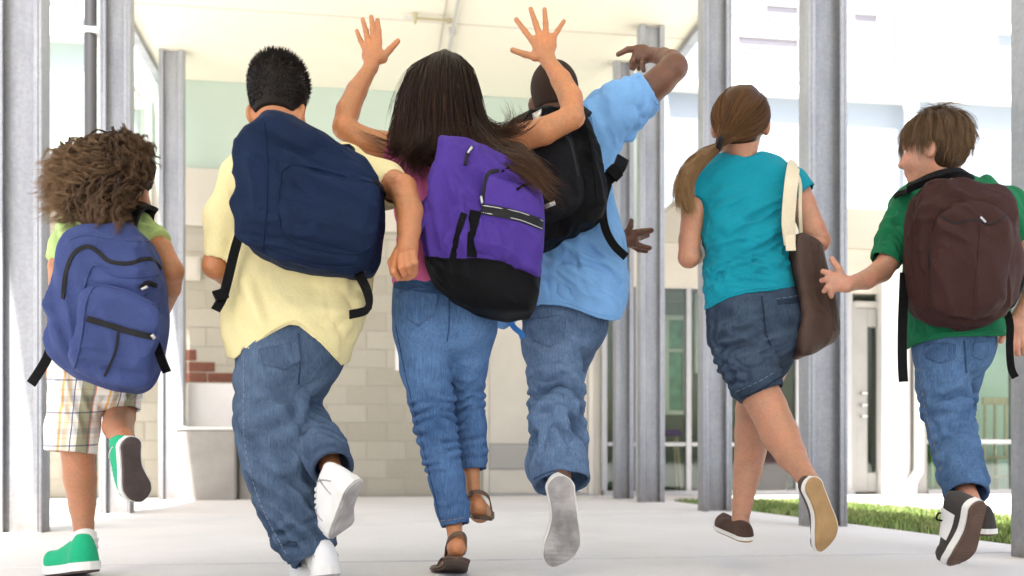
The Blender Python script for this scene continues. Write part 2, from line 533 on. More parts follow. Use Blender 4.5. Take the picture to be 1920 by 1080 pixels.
M = {}
M['slab'] = concrete('walkway_concrete', (.70, .685, .68), .13, 1.6, .3, .07)
M['ground'] = concrete('yard_concrete', (.60, .59, .57), .1, .9, .2, .04)
M['bed'] = concrete('joint_dirt', (.06, .055, .05), .2)
M['plinth'] = concrete('plinth_concrete', (.31, .295, .275), .22, 3.5, .35, .12)
M['ceil'] = concrete('cream_soffit', (.78, .755, .645), .03, .5, .05, .01)
M['soffit'] = concrete('cream_canopy', (.54, .515, .455), .04, .8, .06, .01)
M['teal'] = concrete('pale_green_plaster', (.45, .545, .485), .05, .7, .08, .02)
M['sunblue'] = concrete('sun_offset_plaster_blue', (.30, .355, .42), .04, .7, .08, .02)  # bluish wall tone, darkened in the colour to offset direct sun
M['suncyan'] = concrete('sun_offset_plaster_cyan', (.36, .44, .43), .04, .7, .08, .02)  # sunlit copy of the green plaster, darker so the sun does not bleach it
M['white'] = plain('white_paint', (.78, .78, .77), .5, 0, .05, 60, .04, 5)
M['greypaint'] = plain('grey_paint', (.31, .305, .29), .5, 0, .05, 60, .08, 4)
M['beigepaint'] = plain('beige_paint', (.56, .53, .47), .5, 0, .05, 60, .06, 3)
M['alu'] = plain('aluminium_frame', (.40, .40, .41), .4, .3, 0, 1, .06, 6)
M['cream'] = plain('cream_frame', (.68, .66, .55), .5)
M['black'] = plain('black_pipe', (.03, .03, .035), .5, 0, .1, 60)
M['mortar'] = concrete('mortar', (.41, .385, .325), .1, 6)
M['galv'] = galv('galvanised_steel')
M['louvre'] = plain('louvre_grey', (.38, .37, .35), .5)
M['glass'] = glassmat('window_glass')
M['room'] = plain('room_wall', (.30, .33, .27), .9, 0, 0, 1, .15, 2)
M['roomfloor'] = plain('room_floor', (.16, .15, .14), .6)
M['greenwin'] = plain('green_board', (.15, .34, .22), .7, 0, 0, 1, .5, 6)
M['blind'] = plain('window_blind', (.26, .26, .31), .7)
M['wood'] = plain('pale_wood', (.55, .45, .30), .5, 0, .05, 50, .15, 20)
M['maroon'] = plain('maroon_vinyl', (.10, .012, .03), .5)
M['purpleball'] = plain('purple_vinyl', (.10, .04, .22), .5)
M['brightgreen'] = plain('green_frame', (.18, .45, .06), .5)
M['mint'] = plain('mint_backing', (.62, .74, .66), .9, 0, .1, 20, .08, 3)  # for the added panel that brightens the right glazing
M['brass'] = plain('brass', (.42, .38, .24), .45, .5)
M['conduit'] = plain('painted_conduit', (.50, .50, .48), .5, .2)
def blockmat():
    m, nt, b = newmat('concrete_block'); co = objco(nt)
    oi = nd(nt, 'ObjectInfo')
    base = mixcol(nt, oi.outputs['Random'], (.405, .378, .315), (.48, .452, .385))
    col = mixcol(nt, .6, base, ramp(nt, noise(nt, co, 110, 5, .7), .25, .7, (.68, .66, .62), (1, 1, 1)), 'MULTIPLY')
    nt.links.new(col, b.inputs['Base Color']); b.inputs['Roughness'].default_value = .95
    bump(nt, b, noise(nt, co, 140, 5, .7), .4, .004)
    return m
M['block'] = blockmat()
M['brick'] = plain('red_brick', (.17, .065, .042), .9, 0, .4, 110, .25, 30)

M['denimB'] = denim('mid_blue_denim', (.007, .016, .040), (.098, .147, .228))
M['denimC'] = denim('faded_blue_denim', (.008, .030, .095), (.11, .21, .40))
M['denimD'] = denim('washed_blue_denim', (.016, .036, .085), (.145, .225, .36))
M['denimF'] = denim('blue_denim', (.008, .026, .075), (.10, .185, .335))
M['denimE'] = denim('dark_grey_denim', (.008, .014, .028), (.055, .082, .125))
M['stitch'] = plain('denim_thread', (.26, .20, .11), .9)
M['stitchb'] = plain('pale_blue_thread', (.16, .21, .29), .9)
M['yellow'] = cloth('yellow_pique', (.78, .69, .37), .05, .1)
M['pink'] = cloth('pink_jersey', (.70, .15, .34), .12)
M['ltblue'] = cloth('light_blue_jersey', (.20, .42, .76), .1)
M['teeteal'] = cloth('turquoise_jersey', (.007, .27, .36), .1)
M['green'] = cloth('green_jersey', (.012, .16, .068), .12)
M['lime'] = cloth('lime_jersey', (.46, .62, .24), .08)
M['navy'] = nylon('navy_nylon', (.0075, .0175, .050), .2)
M['bluepack'] = nylon('blue_nylon', (.050, .072, .20))
M['purple'] = nylon('purple_nylon', (.075, .038, .27))
M['blackny'] = nylon('black_nylon', (.004, .004, .005))
M['greyny'] = nylon('dark_grey_nylon', (.010, .010, .012))
M['brownpack'] = nylon('dark_brown_nylon', (.050, .022, .019))
M['totebrown'] = nylon('brown_vinyl', (.075, .045, .034), .2, .5, .5, .2)
M['canvas'] = cloth('cream_canvas', (.72, .64, .47), .08)
M['webbing'] = nylon('black_webbing', (.004, .004, .0045), .1, .6, 1.0, .12)
M['zip'] = plain('zip_tape', (.004, .004, .005), .85)
M['metal'] = plain('zip_metal', (.5, .5, .5), .3, .9)
M['skinA'] = skin('tan_skin', (.42, .20, .10), (.44, .185, .09))
M['skinB'] = skin('warm_tan_skin', (.45, .205, .088), (.47, .19, .08))
M['skinC'] = skin('olive_skin', (.475, .22, .092), (.49, .205, .085))
M['skinD'] = skin('deep_brown_skin', (.135, .060, .032), (.145, .058, .030))
M['skinE'] = skin('fair_tan_skin', (.48, .255, .15), (.50, .235, .14))
M['skinF'] = skin('fair_skin', (.50, .28, .185), (.53, .25, .165))
M['hairA'] = hairmat('brown_curls', (.018, .010, .006), (.085, .048, .028), .5, (.26, .16, .085))
M['hairB'] = hairmat('black_hair', (.008, .006, .005), (.022, .016, .012), .5)
M['hairC'] = hairmat('long_black_hair', (.006, .004, .004), (.020, .011, .008), .33, (.09, .045, .025))
M['hairD'] = hairmat('shaved_hair', (.030, .018, .013), (.055, .034, .024), .8)
M['hairE'] = hairmat('light_brown_hair', (.040, .018, .007), (.150, .068, .026), .30, (.36, .22, .10))
M['hairF'] = hairmat('dark_blond_hair', (.022, .012, .006), (.085, .047, .024), .42, (.26, .165, .09))
M['rubberw'] = plain('white_rubber', (.74, .73, .69), .55, 0, .1, 80, .05)
M['rubbergum'] = plain('gum_rubber', (.36, .215, .085), .6, 0, .3, 130, .15, 25)
M['rubberbr'] = plain('brown_rubber', (.10, .055, .035), .65, 0, .3, 130, .2, 25)
M['rubberdk'] = plain('dark_rubber', (.075, .052, .046), .7, 0, .3, 120, .2, 30)
M['rubbergr'] = plain('dirty_grey_rubber', (.36, .34, .33), .7, 0, .3, 120, .45, 14)
M['greenshoe'] = cloth('green_canvas', (.02, .42, .20), .08)
M['whiteshoe'] = plain('white_leather', (.76, .75, .73), .5, 0, .1, 60, .05)
M['brownshoe'] = cloth('brown_weave', (.10, .06, .045), .3)
M['greyshoe'] = cloth('charcoal_suede', (.065, .058, .054), .1)
M['leather'] = plain('brown_leather', (.085, .048, .028), .5, 0, .2, 60, .2)
M['sock'] = cloth('white_sock', (.78, .77, .74), .05)
M['eye'] = plain('eye_white', (.6, .58, .55), .25)
M['iris'] = plain('dark_iris', (.02, .012, .008), .2)
M['scrunchy'] = cloth('black_hair_band', (.012, .010, .012), .1)
M['bluecord'] = cloth('blue_cord', (.05, .22, .62), .1)
def plaidmat():
    m, nt, b = newmat('plaid_cotton')
    at = nd(nt, 'Attribute'); at.attribute_name = 'cl'
    sep = nd(nt, 'SeparateXYZ'); nt.links.new(at.outputs['Vector'], sep.inputs[0])
    def bands(sock, stops):
        fr = nd(nt, 'Math', operation='FRACT'); nt.links.new(sock, fr.inputs[0])
        r = nt.nodes.new('ShaderNodeValToRGB'); r.color_ramp.interpolation = 'CONSTANT'
        e = r.color_ramp.elements
        e[0].position = stops[0][0]; e[0].color = rgba(stops[0][1]); e[1].position = stops[1][0]; e[1].color = rgba(stops[1][1])
        for p_, c_ in stops[2:]:
            q = e.new(p_); q.color = rgba(c_)
        nt.links.new(fr.outputs[0], r.inputs[0]); return r.outputs[0]
    W = (1, 1, 1)
    v = bands(sep.outputs[0], [(0, W), (.14, (1, .62, .25)), (.19, W), (.24, (.95, .8, .6)), (.34, W), (.40, (.15, .17, .30)), (.425, W), (.55, (.42, .42, .30)), (.80, (.25, .27, .30)), (.84, (.8, .35, .2)), (.87, W)])
    h = bands(sep.outputs[1], [(0, W), (.12, (.25, .28, .42)), (.17, W), (.42, (1, .75, .6)), (.45, W), (.62, (.72, .74, .80)), (.80, W), (.9, (1, .7, .5)), (.92, W)])
    col = mixcol(nt, 1.0, (.78, .76, .70), v, 'MULTIPLY'); col = mixcol(nt, .8, col, h, 'MULTIPLY')
    nt.links.new(col, b.inputs['Base Color']); b.inputs['Roughness'].default_value = .9
    b.inputs['Sheen Weight'].default_value = .2
    bump(nt, b, noise(nt, objco(nt), 70, 4), .3, .004)
    return m
M['plaid'] = plaidmat()
def grassmat():
    m, nt, b = newmat('grass_blades')
    g = nd(nt, 'NewGeometry')
    col = mixcol(nt, g.outputs['Random Per Island'], (.08, .14, .03), (.28, .38, .10))
    col = mixcol(nt, ramp(nt, noise(nt, objco(nt), 3.5, 5), .52, .72), col, (.34, .32, .14))
    nt.links.new(col, b.inputs['Base Color']); b.inputs['Roughness'].default_value = .6
    return m
M['grass'] = grassmat()
M['soil'] = plain('soil', (.10, .10, .04), .95, 0, .5, 40, .3, 8)
# ------------------------------------------------------------------ setting
VF = 9.55                                   # facade plane (walkway coordinates u right, v forward)
def ray_v(px, v):                           # depth where a pixel column meets the plane v
    k = (px - 960) / FPX
    return v / (cT - k * sT)
def fu(px, v=VF):
    k = (px - 960) / FPX; d = ray_v(px, v)
    return k * d * cT + d * sT
def fz(px, py, v=VF): return CH + (HOR - py) * ray_v(px, v) / FPX
def v_at_u(px, u):                          # v where a pixel column meets the plane u
    k = (px - 960) / FPX
    d = u / (k * cT + sT)
    return -k * d * sT + d * cT
def uvw(u, v, z=0.0): return (u * cT - v * sT, u * sT + v * cT, z)
def arch_root(name, u, v, z=0.0):
    return empty(name, uvw(u, v, z), TH)
class AP:
    """parts of one thing, given in walkway coordinates"""
    def __init__(s, root, u, v, z=0.0): s.r = root; s.o = (u, v, z)
    def box(s, name, u0, u1, v0, v1, z0, z1, mat, b=0.0, parent=None):
        o = s.o
        return MB().box(u0 - o[0], u1 - o[0], v0 - o[1], v1 - o[1], z0 - o[2], z1 - o[2], b).build(name, mat, parent or s.r)
    def tube(s, name, pts, r, mat, n=12, parent=None):
        pts = [(p[0] - s.o[0], p[1] - s.o[1], p[2] - s.o[2]) for p in pts]
        return MB().tube(pts, r, n).build(name, mat, parent or s.r, smooth=True)

# ground sheet reaching the horizon (walkway and lawn lie a little above it)
g = npmesh('ground', [(-300, -300, -.05), (300, -300, -.05), (300, 300, -.05), (-300, 300, -.05)], [(0, 1, 2, 3)], M['ground'])
tag(link('ground', g), kind='structure')
# walkway: bed + slabs with open joints
walk = arch_root('walkway', 0, 0, 0); tag(walk, kind='structure')
W0 = AP(walk, 0, 0)
U_L, U_R = -1.86, 2.56
W0.box('joint_bed', U_L + .01, U_R - .01, -2.6, VF + .02, -.046, -.012, M['bed'])
vj = [-2.6, .2, 3.24, 6.28, VF - .02]
for i in range(len(vj) - 1):
    W0.box('slab', U_L, U_R, vj[i] + .021, vj[i + 1] - .021, -.04, 0.0, M['slab'], .006)
# sunlit paths each side
pl = arch_root('path', -5, 0); tag(pl, kind='structure')
AP(pl, -5, 0).box('path_slab', -14, U_L - .012, -4, VF - .02, -.045, -.004, M['ground'])
pr = arch_root('path', 6, 0); tag(pr, kind='structure')
a = AP(pr, 6, 0)
a.box('path_slab', 3.85, 16, -4, VF - .02, -.045, -.004, M['ground'])
a.box('path_slab', U_R + .012, 3.84, 8.05, VF - .02, -.045, -.004, M['ground'])
# lawn
lb = arch_root('lawn_soil', 3, 4); tag(lb, kind='structure')
AP(lb, 3, 4).box('soil_bed', U_R + .012, 3.838, -3, 8.04, -.046, -.02, M['soil'])
rs = np.random.RandomState(3)
NB = 26000
bu = rs.uniform(U_R + .015, 3.835, NB); bv = 2.0 + 6.03 * rs.uniform(0, 1, NB) ** .8
bh = rs.uniform(.025, .06, NB); az = rs.uniform(0, 6.283, NB); w = rs.uniform(.003, .006, NB); ln = rs.uniform(0, .03, NB)
bx = bu * cT - bv * sT; by = bu * sT + bv * cT
cx, sx = np.cos(az) * w, np.sin(az) * w; lx, ly = np.cos(az + 1.3) * ln, np.sin(az + 1.3) * ln
z0 = -.021
Vg = np.stack([np.stack([bx - cx, by - sx, 0 * bx + z0], 1), np.stack([bx + cx, by + sx, 0 * bx + z0], 1),
               np.stack([bx + cx * .7 + lx * .4, by + sx * .7 + ly * .4, z0 + bh * .6], 1), np.stack([bx - cx * .7 + lx * .4, by - sx * .7 + ly * .4, z0 + bh * .6], 1),
               np.stack([bx + lx, by + ly, z0 + bh], 1)], 1).reshape(-1, 3)
k5 = 5 * np.arange(NB)
Fg = np.concatenate([np.stack([k5, k5 + 1, k5 + 2], 1), np.stack([k5, k5 + 2, k5 + 3], 1), np.stack([k5 + 3, k5 + 2, k5 + 4], 1)])
tag(link('grass', npmesh('grass', Vg, Fg, M['grass'], False)), kind='stuff')

# ------------------------------------------------------------------ the walkway roof
ZC = 4.0
rf = arch_root('canopy_roof', .35, 4.5, 0)
tag(rf, 'flat cream canopy roof with grey steel edges over the walkway', 'canopy roof')
R0 = AP(rf, .35, 4.5, 0)
RU0, RU1, RV0 = -1.98, 2.68, -9.0  # unseen length behind the camera added to block frontal sky light
R0.box('roof_slab', RU0, RU1, RV0, VF - .005, ZC, ZC + .16, M['ceil'])
R0.box('edge_beam', RU0 - .075, RU0 - .002, RV0, VF - .01, ZC - .05, ZC + .2, M['galv'])
R0.box('edge_beam', RU1 + .002, RU1 + .075, RV0, VF - .01, ZC - .05, ZC + .2, M['galv'])
for vv in (2.2, 5.35, 8.0):
    R0.box('panel_joint', RU0 + .01, RU1 - .01, vv, vv + .012, ZC - .004, ZC - .0005, M['soffit'])
R0.box('panel_joint', fu(872, 6), fu(872, 6) + .012, RV0 + .1, VF - .1, ZC - .0045, ZC - .001, M['soffit'])
# fire sprinkler pipe under the roof
uS = fu(850, v_at_u(850, .0) if False else 7.3)
d_s = (ZC - .05 - CH) * FPX / (HOR - 40)             # depth of the branch on the ceiling
pt = P(852, 40, d_s); us = pt[0] * cT + pt[1] * sT; vs = -pt[0] * sT + pt[1] * cT
sp = arch_root('sprinkler_pipe', us, vs, ZC)
tag(sp, 'thin ceiling pipe with a brass sprinkler branch under the roof', 'sprinkler pipe')
S0 = AP(sp, us, vs, ZC)
S0.tube('main_pipe', [(us, vs - 2.5, ZC - .045), (us, vs, ZC - .045), (us, VF - .05, ZC - .045)], .017, M['conduit'])
p2 = P(757, 38, d_s); ub = p2[0] * cT + p2[1] * sT
p3 = P(778, 38, d_s); uh = p3[0] * cT + p3[1] * sT
S0.tube('branch_pipe', [(us, vs, ZC - .045), (ub, vs, ZC - .045)], .009, M['conduit'])
S0.tube('branch_sleeve', [(us - .03, vs, ZC - .045), (uh, vs, ZC - .045)], .0115, M['brass'])
S0.tube('elbow', [(us - .06, vs, ZC - .045), (us - .02, vs, ZC - .045)], .019, M['brass'])
hd = S0.tube('sprinkler_head', [(uh, vs, ZC - .01), (uh, vs, ZC - .05), (uh, vs, ZC - .09)], [.02, .015, .01], M['brass'])
for k in range(4):
    S0.box('pipe_clip', us - .03, us + .03, vs - 1.6 + k * .9, vs - 1.575 + k * .9, ZC - .065, ZC - .002, M['conduit'])

# ------------------------------------------------------------------ steel columns
def column(px, u, label, w=.215, dep=.12, gap=0.0):
    v = v_at_u(px, u)
    r = arch_root('steel_column', u, v)
    tag(r, label, 'column', 'galvanised steel columns along the walkway')
    a = AP(r, u, v)
    top = ZC - .002
    t = .016; h = w / 2
    a.box('web', u - h + t + .001, u + h - t - .001, v + dep * .45, v + dep * .45 + .012, -.02, top, M['galv'])
    for s in (-1, 1):
        x0 = u - h if s < 0 else u + h - t
        a.box('flange', x0, x0 + t, v, v + dep, -.02, top, M['galv'], .003)
        x1 = u - h + t + .0005 if s < 0 else u + h - t - .0005 - .024
        a.box('flange_lip', x1, x1 + .024, v, v + .012, -.02, top, M['galv'], .003)
    return r
UL_, UR_ = -1.66, 2.33
column(33, UL_, 'nearest left steel column, at the left edge of the walkway')
column(215, UL_, 'second steel column on the left, behind the curly haired girl', .19)
column(320, UL_ - .12, 'far left steel column standing beside the concrete bench', .21)
column(1172, UR_ - .06, 'farthest right steel column, behind the arm of the light blue shirt', .17)
column(1224, UR_ - .02, 'right steel column between the light blue and turquoise shirts', .21)
column(1346, UR_, 'right steel column behind the girl in turquoise', .205)
column(1553, UR_, 'wide right steel column between the tote bag and the boy in green', .215)
column(1988, UR_, 'nearest right steel column cut by the right edge of the photo', .2)

# ------------------------------------------------------------------ school building across the end
bd = arch_root('school_building', 1.0, VF)
tag(bd, 'school building with pale green upper wall, block wall and glazed classrooms', 'building')
B = AP(bd, 1.0, VF)
ZW = fz(380, 425)                                   # top of the lower wall = underside of the ledge
UA, UB = -9.0, 12.5
B.box('upper_wall', -2.2, 2.72, VF, VF + .3, ZW + .09, 7.6, M['teal'])
B.box('upper_wall', UA, -2.202, VF, VF + .3, ZW + .09, 7.6, M['suncyan'])  # same wall standing in sun, the light level put into its colour
B.box('upper_wall', 2.722, UB, VF, VF + .3, ZW + .09, 7.6, M['sunblue'])  # stretch in sun, colour toned down and blued against the glare
uc3 = -1.78
B.box('ledge', UA, uc3 - .30, VF - 1.5, VF - .003, ZW, ZW + .05, M['soffit'], .004)
B.box('wall_band', uc3 - .299, 2.62, VF - .05, VF - .002, ZW, fz(380, 318), M['soffit'], .004)
B.box('ledge', 2.621, UB, VF - 1.5, VF - .003, ZW, ZW + .05, M['soffit'], .004)
ub0 = fu(905); 
# --- block wall
B.box('wall_core', UA, ub0, VF - .0005, VF + .28, -.05, ZW + .085, M['mortar'])
bl, bh_, jt = .372, .172, .009
bmesh_full = None
u_left = fu(40)
rsb = np.random.RandomState(11)
me_block = {}
def block_mesh(L, H, mat, key):
    if key not in me_block:
        m = MB().box(0, L, -.004, .03, 0, H, .003)
        me_block[key] = npmesh('block', m.V, m.F, mat, False)
    return me_block[key]
brick_rects = []
for (x0, x1, y0, y1) in ((300, 368, 655, 675), (300, 403, 678, 696), (300, 440, 698, 716), (70, 100, 648, 672), (70, 100, 676, 696), (70, 100, 699, 718)):
    brick_rects.append((fu(x0), fu(x1), fz(x0, y1), fz(x0, y0)))
def in_brick(ua, ub_, za, zb):
    zc = (za + zb) / 2
    for r in brick_rects:
        if r[2] - .02 < zc < r[3] + .02 and min(ub_, r[1]) - max(ua, r[0]) > .5 * (ub_ - ua): return True
    return False
nrow = int(ZW / (bh_ + jt)) + 1
for r in range(nrow):
    z = r * (bh_ + jt) + .004
    if z + bh_ > ZW: 
        H = ZW - z - .004
        if H < .03: continue
    else: H = bh_
    u = ub0 - .002 - (bl + jt) * (40) - (bl / 2 if r % 2 else 0)
    while u < ub0 - .02:
        L = bl
        if u + L > ub0 - .004: L = ub0 - .004 - u
        if u > u_left - .3 and L > .05:
            o = link('block', block_mesh(round(L, 3), round(H, 3), M['block'], ('b', round(L, 3), round(H, 3))), bd)
            o.location = (u - 1.0, rsb.uniform(-.002, .002), z)
        u += bl + jt
# --- red bricks let into the wall, proud of the blocks
for (r0, r1, z0, z1) in brick_rects:
    u = r1
    k = 0
    while u > r0 + .02:
        L = min(.25, u - r0)
        o = link('brick', block_mesh(round(L, 3), round(z1 - z0, 3), M['brick'], ('r', round(L, 3), round(z1 - z0, 3))), bd)
        o.location = (u - L - 1.0, -.006 + rsb.uniform(-.001, .001), z0)
        u -= L + .008; k += 1
# --- far left beyond the block field: plain render
B.box('end_wall', UA + .01, u_left - .31, VF - .004, VF + .029, -.05, ZW - .002, M['mortar'])
# wall socket box
eb = arch_root('wall_box', fu(363), VF, fz(363, 505)); tag(eb, 'small beige electrical box fixed on the block wall', 'electrical box')
E = AP(eb, fu(363), VF, fz(363, 505))
E.box('box_body', fu(349), fu(377), VF - .06, VF - .003, fz(363, 527), fz(363, 483), M['beigepaint'], .006)
E.box('box_cover', fu(353), fu(373), VF - .068, VF - .061, fz(363, 522), fz(363, 488), M['beigepaint'], .003)
# white notice on the block wall
nt_ = arch_root('wall_notice', fu(752), VF, fz(752, 665)); tag(nt_, 'blank white notice board on the block wall behind the jeans', 'notice')
E = AP(nt_, fu(752), VF, fz(752, 665))
E.box('board', fu(741), fu(768), VF - .02, VF - .004, fz(750, 695), fz(750, 640), M['white'], .003)

# --- service door with louvre
sd = fu(905); sd1 = fu(1112)
B.box('door_wall', ub0 + .004, fu(1130), VF + .04, VF + .28, -.05, ZW - .002, M['beigepaint'])
B.box('door_frame', sd + .004, sd + .06, VF - .012, VF + .039, 0, fz(905, 470), M['beigepaint'], .004)
B.box('door_frame', sd1 - .05, sd1, VF - .012, VF + .039, 0, fz(905, 470), M['beigepaint'], .004)
B.box('door_head', sd + .061, sd1 - .051, VF - .012, VF + .039, fz(905, 470) - .06, fz(905, 470), M['beigepaint'], .004)
dr = B.box('service_door', sd + .063, sd1 - .053, VF + .008, VF + .038, .02, fz(905, 470) - .062, M['beigepaint'], .004)
lu0, lu1, lz0, lz1 = fu(919), fu(988), fz(950, 877), fz(950, 835)
B.box('louvre_frame', lu0 - .02, lu1 + .02, VF + .0, VF + .0075, lz0 - .02, lz1 + .02, M['greypaint'], parent=None)
for k in range(9):
    z = lz0 + (lz1 - lz0) * k / 9
    m = MB(); m.add([(lu0 - 1, -.006, z), (lu1 - 1, -.006, z), (lu1 - 1, -.001, z + .02), (lu0 - 1, -.001, z + .02), (lu0 - 1, -.002, z - .003), (lu1 - 1, -.002, z - .003), (lu1 - 1, .003, z + .017), (lu0 - 1, .003, z + .017)],
          [(0, 1, 2, 3), (7, 6, 5, 4), (0, 4, 5, 1), (2, 6, 7, 3), (1, 5, 6, 2), (0, 3, 7, 4)])
    m.build('louvre_slat', M['louvre'], bd)
B.box('kick_sill', sd, sd1, VF - .03, VF + .039, -.02, .018, M['alu'])

# --- glazed classroom front
def mull(x0, x1, y0, y1, mat='alu', dv=.06, name='mullion', v0=None):
    xm = (x0 + x1) / 2
    v0 = VF - .02 if v0 is None else v0
    return B.box(name, fu(x0), fu(x1), v0, v0 + dv, fz(xm, y1), fz(xm, y0), M[mat], .003)
ZG = ZW - .003
B.box('lintel', fu(1131), UB, VF, VF + .2, fz(1250, 540), ZG, M['beigepaint'])
B.box('glazing_sill', fu(1131), fu(1598), VF - .03, VF + .06, -.04, .045, M['alu'], .004)
def mu(px, w, z0=.046, z1=None, mat='alu', dv=.07, name='mullion'):
    uc = fu(px); return B.box(name, uc - w / 2, uc + w / 2, VF - .015, VF - .015 + dv, z0, z1 or fz(1250, 540) - .002, M[mat], .003)
mus = [1133, 1196, 1291, 1402, 1496]
for x in mus: mu(x, .055)
mu(1590, .09)
zt = fz(1250, 833)
for x0, x1 in zip(mus + [1590], (mus + [1590])[1:]):
    B.box('transom', fu(x0) + .029, fu(x1) - .029 - (.018 if x1 == 1590 else 0), VF - .012, VF + .048, zt - .02, zt + .02, M['alu'], .003)
    for (z0, z1) in ((.047, zt - .021), (zt + .021, fz(1250, 540) - .004)):
        B.box('pane', fu(x0) + .029, fu(x1) - .029 - (.018 if x1 == 1590 else 0), VF + .012, VF + .018, z0, z1, M['glass'])
# --- classroom door
dx0, dx1 = fu(1597), fu(1646)
mull(1597, 1603, 566, 928, 'greypaint', .08, 'door_frame')
B.box('door_transom', fu(1603) + .002, dx1, VF + .0, VF + .05, fz(1620, 577), fz(1620, 565), M['louvre'])
cd = B.box('classroom_door', fu(1604), fu(1627), VF + .005, VF + .045, .02, fz(1620, 578), M['greypaint'], .003)
B.box('classroom_door', fu(1627) + .001, fu(1644), VF + .005, VF + .045, .02, fz(1620, 886), M['greypaint'], .003)
B.box('classroom_door', fu(1627) + .001, fu(1644), VF + .005, VF + .045, fz(1620, 613), fz(1620, 578), M['greypaint'], .003)
B.box('door_lite', fu(1627) + .002, fu(1644), VF + .02, VF + .026, fz(1620, 885), fz(1620, 614), M['glass'])
for yy in (738, 760, 781):
    B.tube('door_handle', [(fu(1614), VF + .004, fz(1614, yy)), (fu(1614), VF - .04, fz(1614, yy)), (fu(1622), VF - .045, fz(1614, yy))], .012, M['metal'], 8)
mull(1646, 1692, 480, 930, 'white', .14, 'white_pier', VF - .09)
# --- right glazing with wooden chair behind
mull(1700, 1737, 480, 930, 'greypaint', .05, 'wall_panel', VF - .01)
gx = [1737, 1902, 2080]
B.box('glazing_sill', fu(1738), UB, VF - .03, VF + .06, -.04, .045, M['alu'], .004)
for x in gx[1:]: mu(x, .07)
zt2 = fz(1820, 828)
for x0, x1 in zip(gx, gx[1:]):
    B.box('transom', fu(x0) + .004, fu(x1) - .036, VF - .012, VF + .048, zt2 - .025, zt2 + .025, M['alu'], .003)
    for (z0, z1) in ((.047, zt2 - .026), (zt2 + .026, fz(1250, 540) - .004)):
        B.box('pane', fu(x0) + .004, fu(x1) - .036, VF + .012, VF + .018, z0, z1, M['glass'])
B.box('end_wall', fu(2080) + .04, UB, VF - .002, VF + .28, .046, fz(1250, 540) - .003, M['beigepaint'])
# room behind the glass
uR0, uR1 = fu(1131), fu(2080)
B.box('room_floor', uR0, uR1 + .3, VF + .07, VF + 4, -.04, -.005, M['roomfloor'])
B.box('room_back_wall', uR0, uR1 + .3, VF + 3.4, VF + 3.6, -.004, ZG, M['room'])
B.box('room_side_wall', uR0 - .12, uR0 - .002, VF + .285, VF + 3.39, -.004, ZG, M['room'])
B.box('room_side_wall', uR1 + .1, uR1 + .25, VF + .285, VF + 3.39, -.004, ZG, M['room'])
B.box('room_ceiling', uR0 - .1, uR1 + .3, VF + .201, VF + 3.6, ZG + .001, ZG + .08, M['ceil'])
# a framed window seen on the back wall, with greenery behind it
def inner_window(x0, x1, y0, y1, v):
    u0, u1 = fu(x0, v), fu(x1, v); z0, z1 = fz(x0, y1, v), fz(x0, y0, v)
    f = .05
    B.box('inner_window_frame', u0, u0 + f, v - .05, v, z0, z1, M['cream'], .003)
    B.box('inner_window_frame', u1 - f, u1, v - .05, v, z0, z1, M['cream'], .003)
    B.box('inner_window_frame', u0 + f + .001, u1 - f - .001, v - .05, v, z1 - f, z1, M['cream'], .003)
    B.box('inner_window_frame', u0 + f + .001, u1 - f - .001, v - .05, v, z0, z0 + f, M['cream'], .003)
    B.box('inner_window_rail', u0 + f + .001, u1 - f - .001, v - .04, v - .01, (z0 + z1) / 2 + .15, (z0 + z1) / 2 + .18, M['cream'])
    B.box('inner_window_board', u0 + f + .001, u1 - f - .001, v - .009, v - .003, z0 + f + .001, z1 - f - .001, M['greenwin'])
inner_window(1244, 1287, 592, 778, VF + .9)
inner_window(1300, 1318, 540, 700, VF + .9)
inner_window(1740, 1800, 560, 700, VF + 3.3)
def roomthing(name, label, cat, x, y, v):
    u = fu(x, v); z = 0.0
    r = arch_root(name, u, v, z); tag(r, label, cat); return AP(r, u, v, z), u
B.box('bright_backing_panel', fu(1735, VF + 1.0), fu(2000, VF + 1.0), VF + 1.0, VF + 1.03, .01, ZG - .1, M['mint'])  # added pale panel that makes the glass behind the chair look bright
# things in the room
a, u = roomthing('storage_box', 'dark maroon storage box behind the classroom glass', 'box', 1447, 915, VF + .5)
a.box('box_body', fu(1412, VF + .5), fu(1478, VF + .5), VF + .5, VF + .9, .0, fz(1447, 848, VF + .5), M['maroon'], .01)
a.box('box_lid', fu(1410, VF + .5), fu(1480, VF + .5), VF + .49, VF + .91, fz(1447, 848, VF + .5) + .001, fz(1447, 844, VF + .5), M['maroon'], .006)
a, u = roomthing('stool', 'small stool with a purple seat behind the glass', 'stool', 1255, 905, VF + .6)
zs = fz(1255, 818, VF + .6)
a.tube('seat', [(u, VF + .6, zs), (u, VF + .6, zs + .03), (u, VF + .6, zs + .07)], [.13, .14, .12], M['purpleball'], 18)
for k in range(4):
    q = k * math.pi / 2 + .7
    a.tube('leg', [(u + .16 * math.cos(q), VF + .6 + .16 * math.sin(q), .0), (u + .09 * math.cos(q), VF + .6 + .09 * math.sin(q), zs)], .014, M['wood'], 8)
a, u = roomthing('shelf_frame', 'bright green shelf frame low behind the right glazing', 'shelf', 1757, 915, VF + .35)
vv = VF + .35
for x in (1747, 1767): a.box('upright', fu(x, vv), fu(x, vv) + .03, vv, vv + .3, 0, fz(1757, 765, vv), M['brightgreen'], .003)
for y in (768, 840, 866): a.box('rail', fu(1747, vv) + .031, fu(1767, vv) - .001, vv, vv + .3, fz(1757, y, vv) - .03, fz(1757, y, vv), M['brightgreen'], .003)
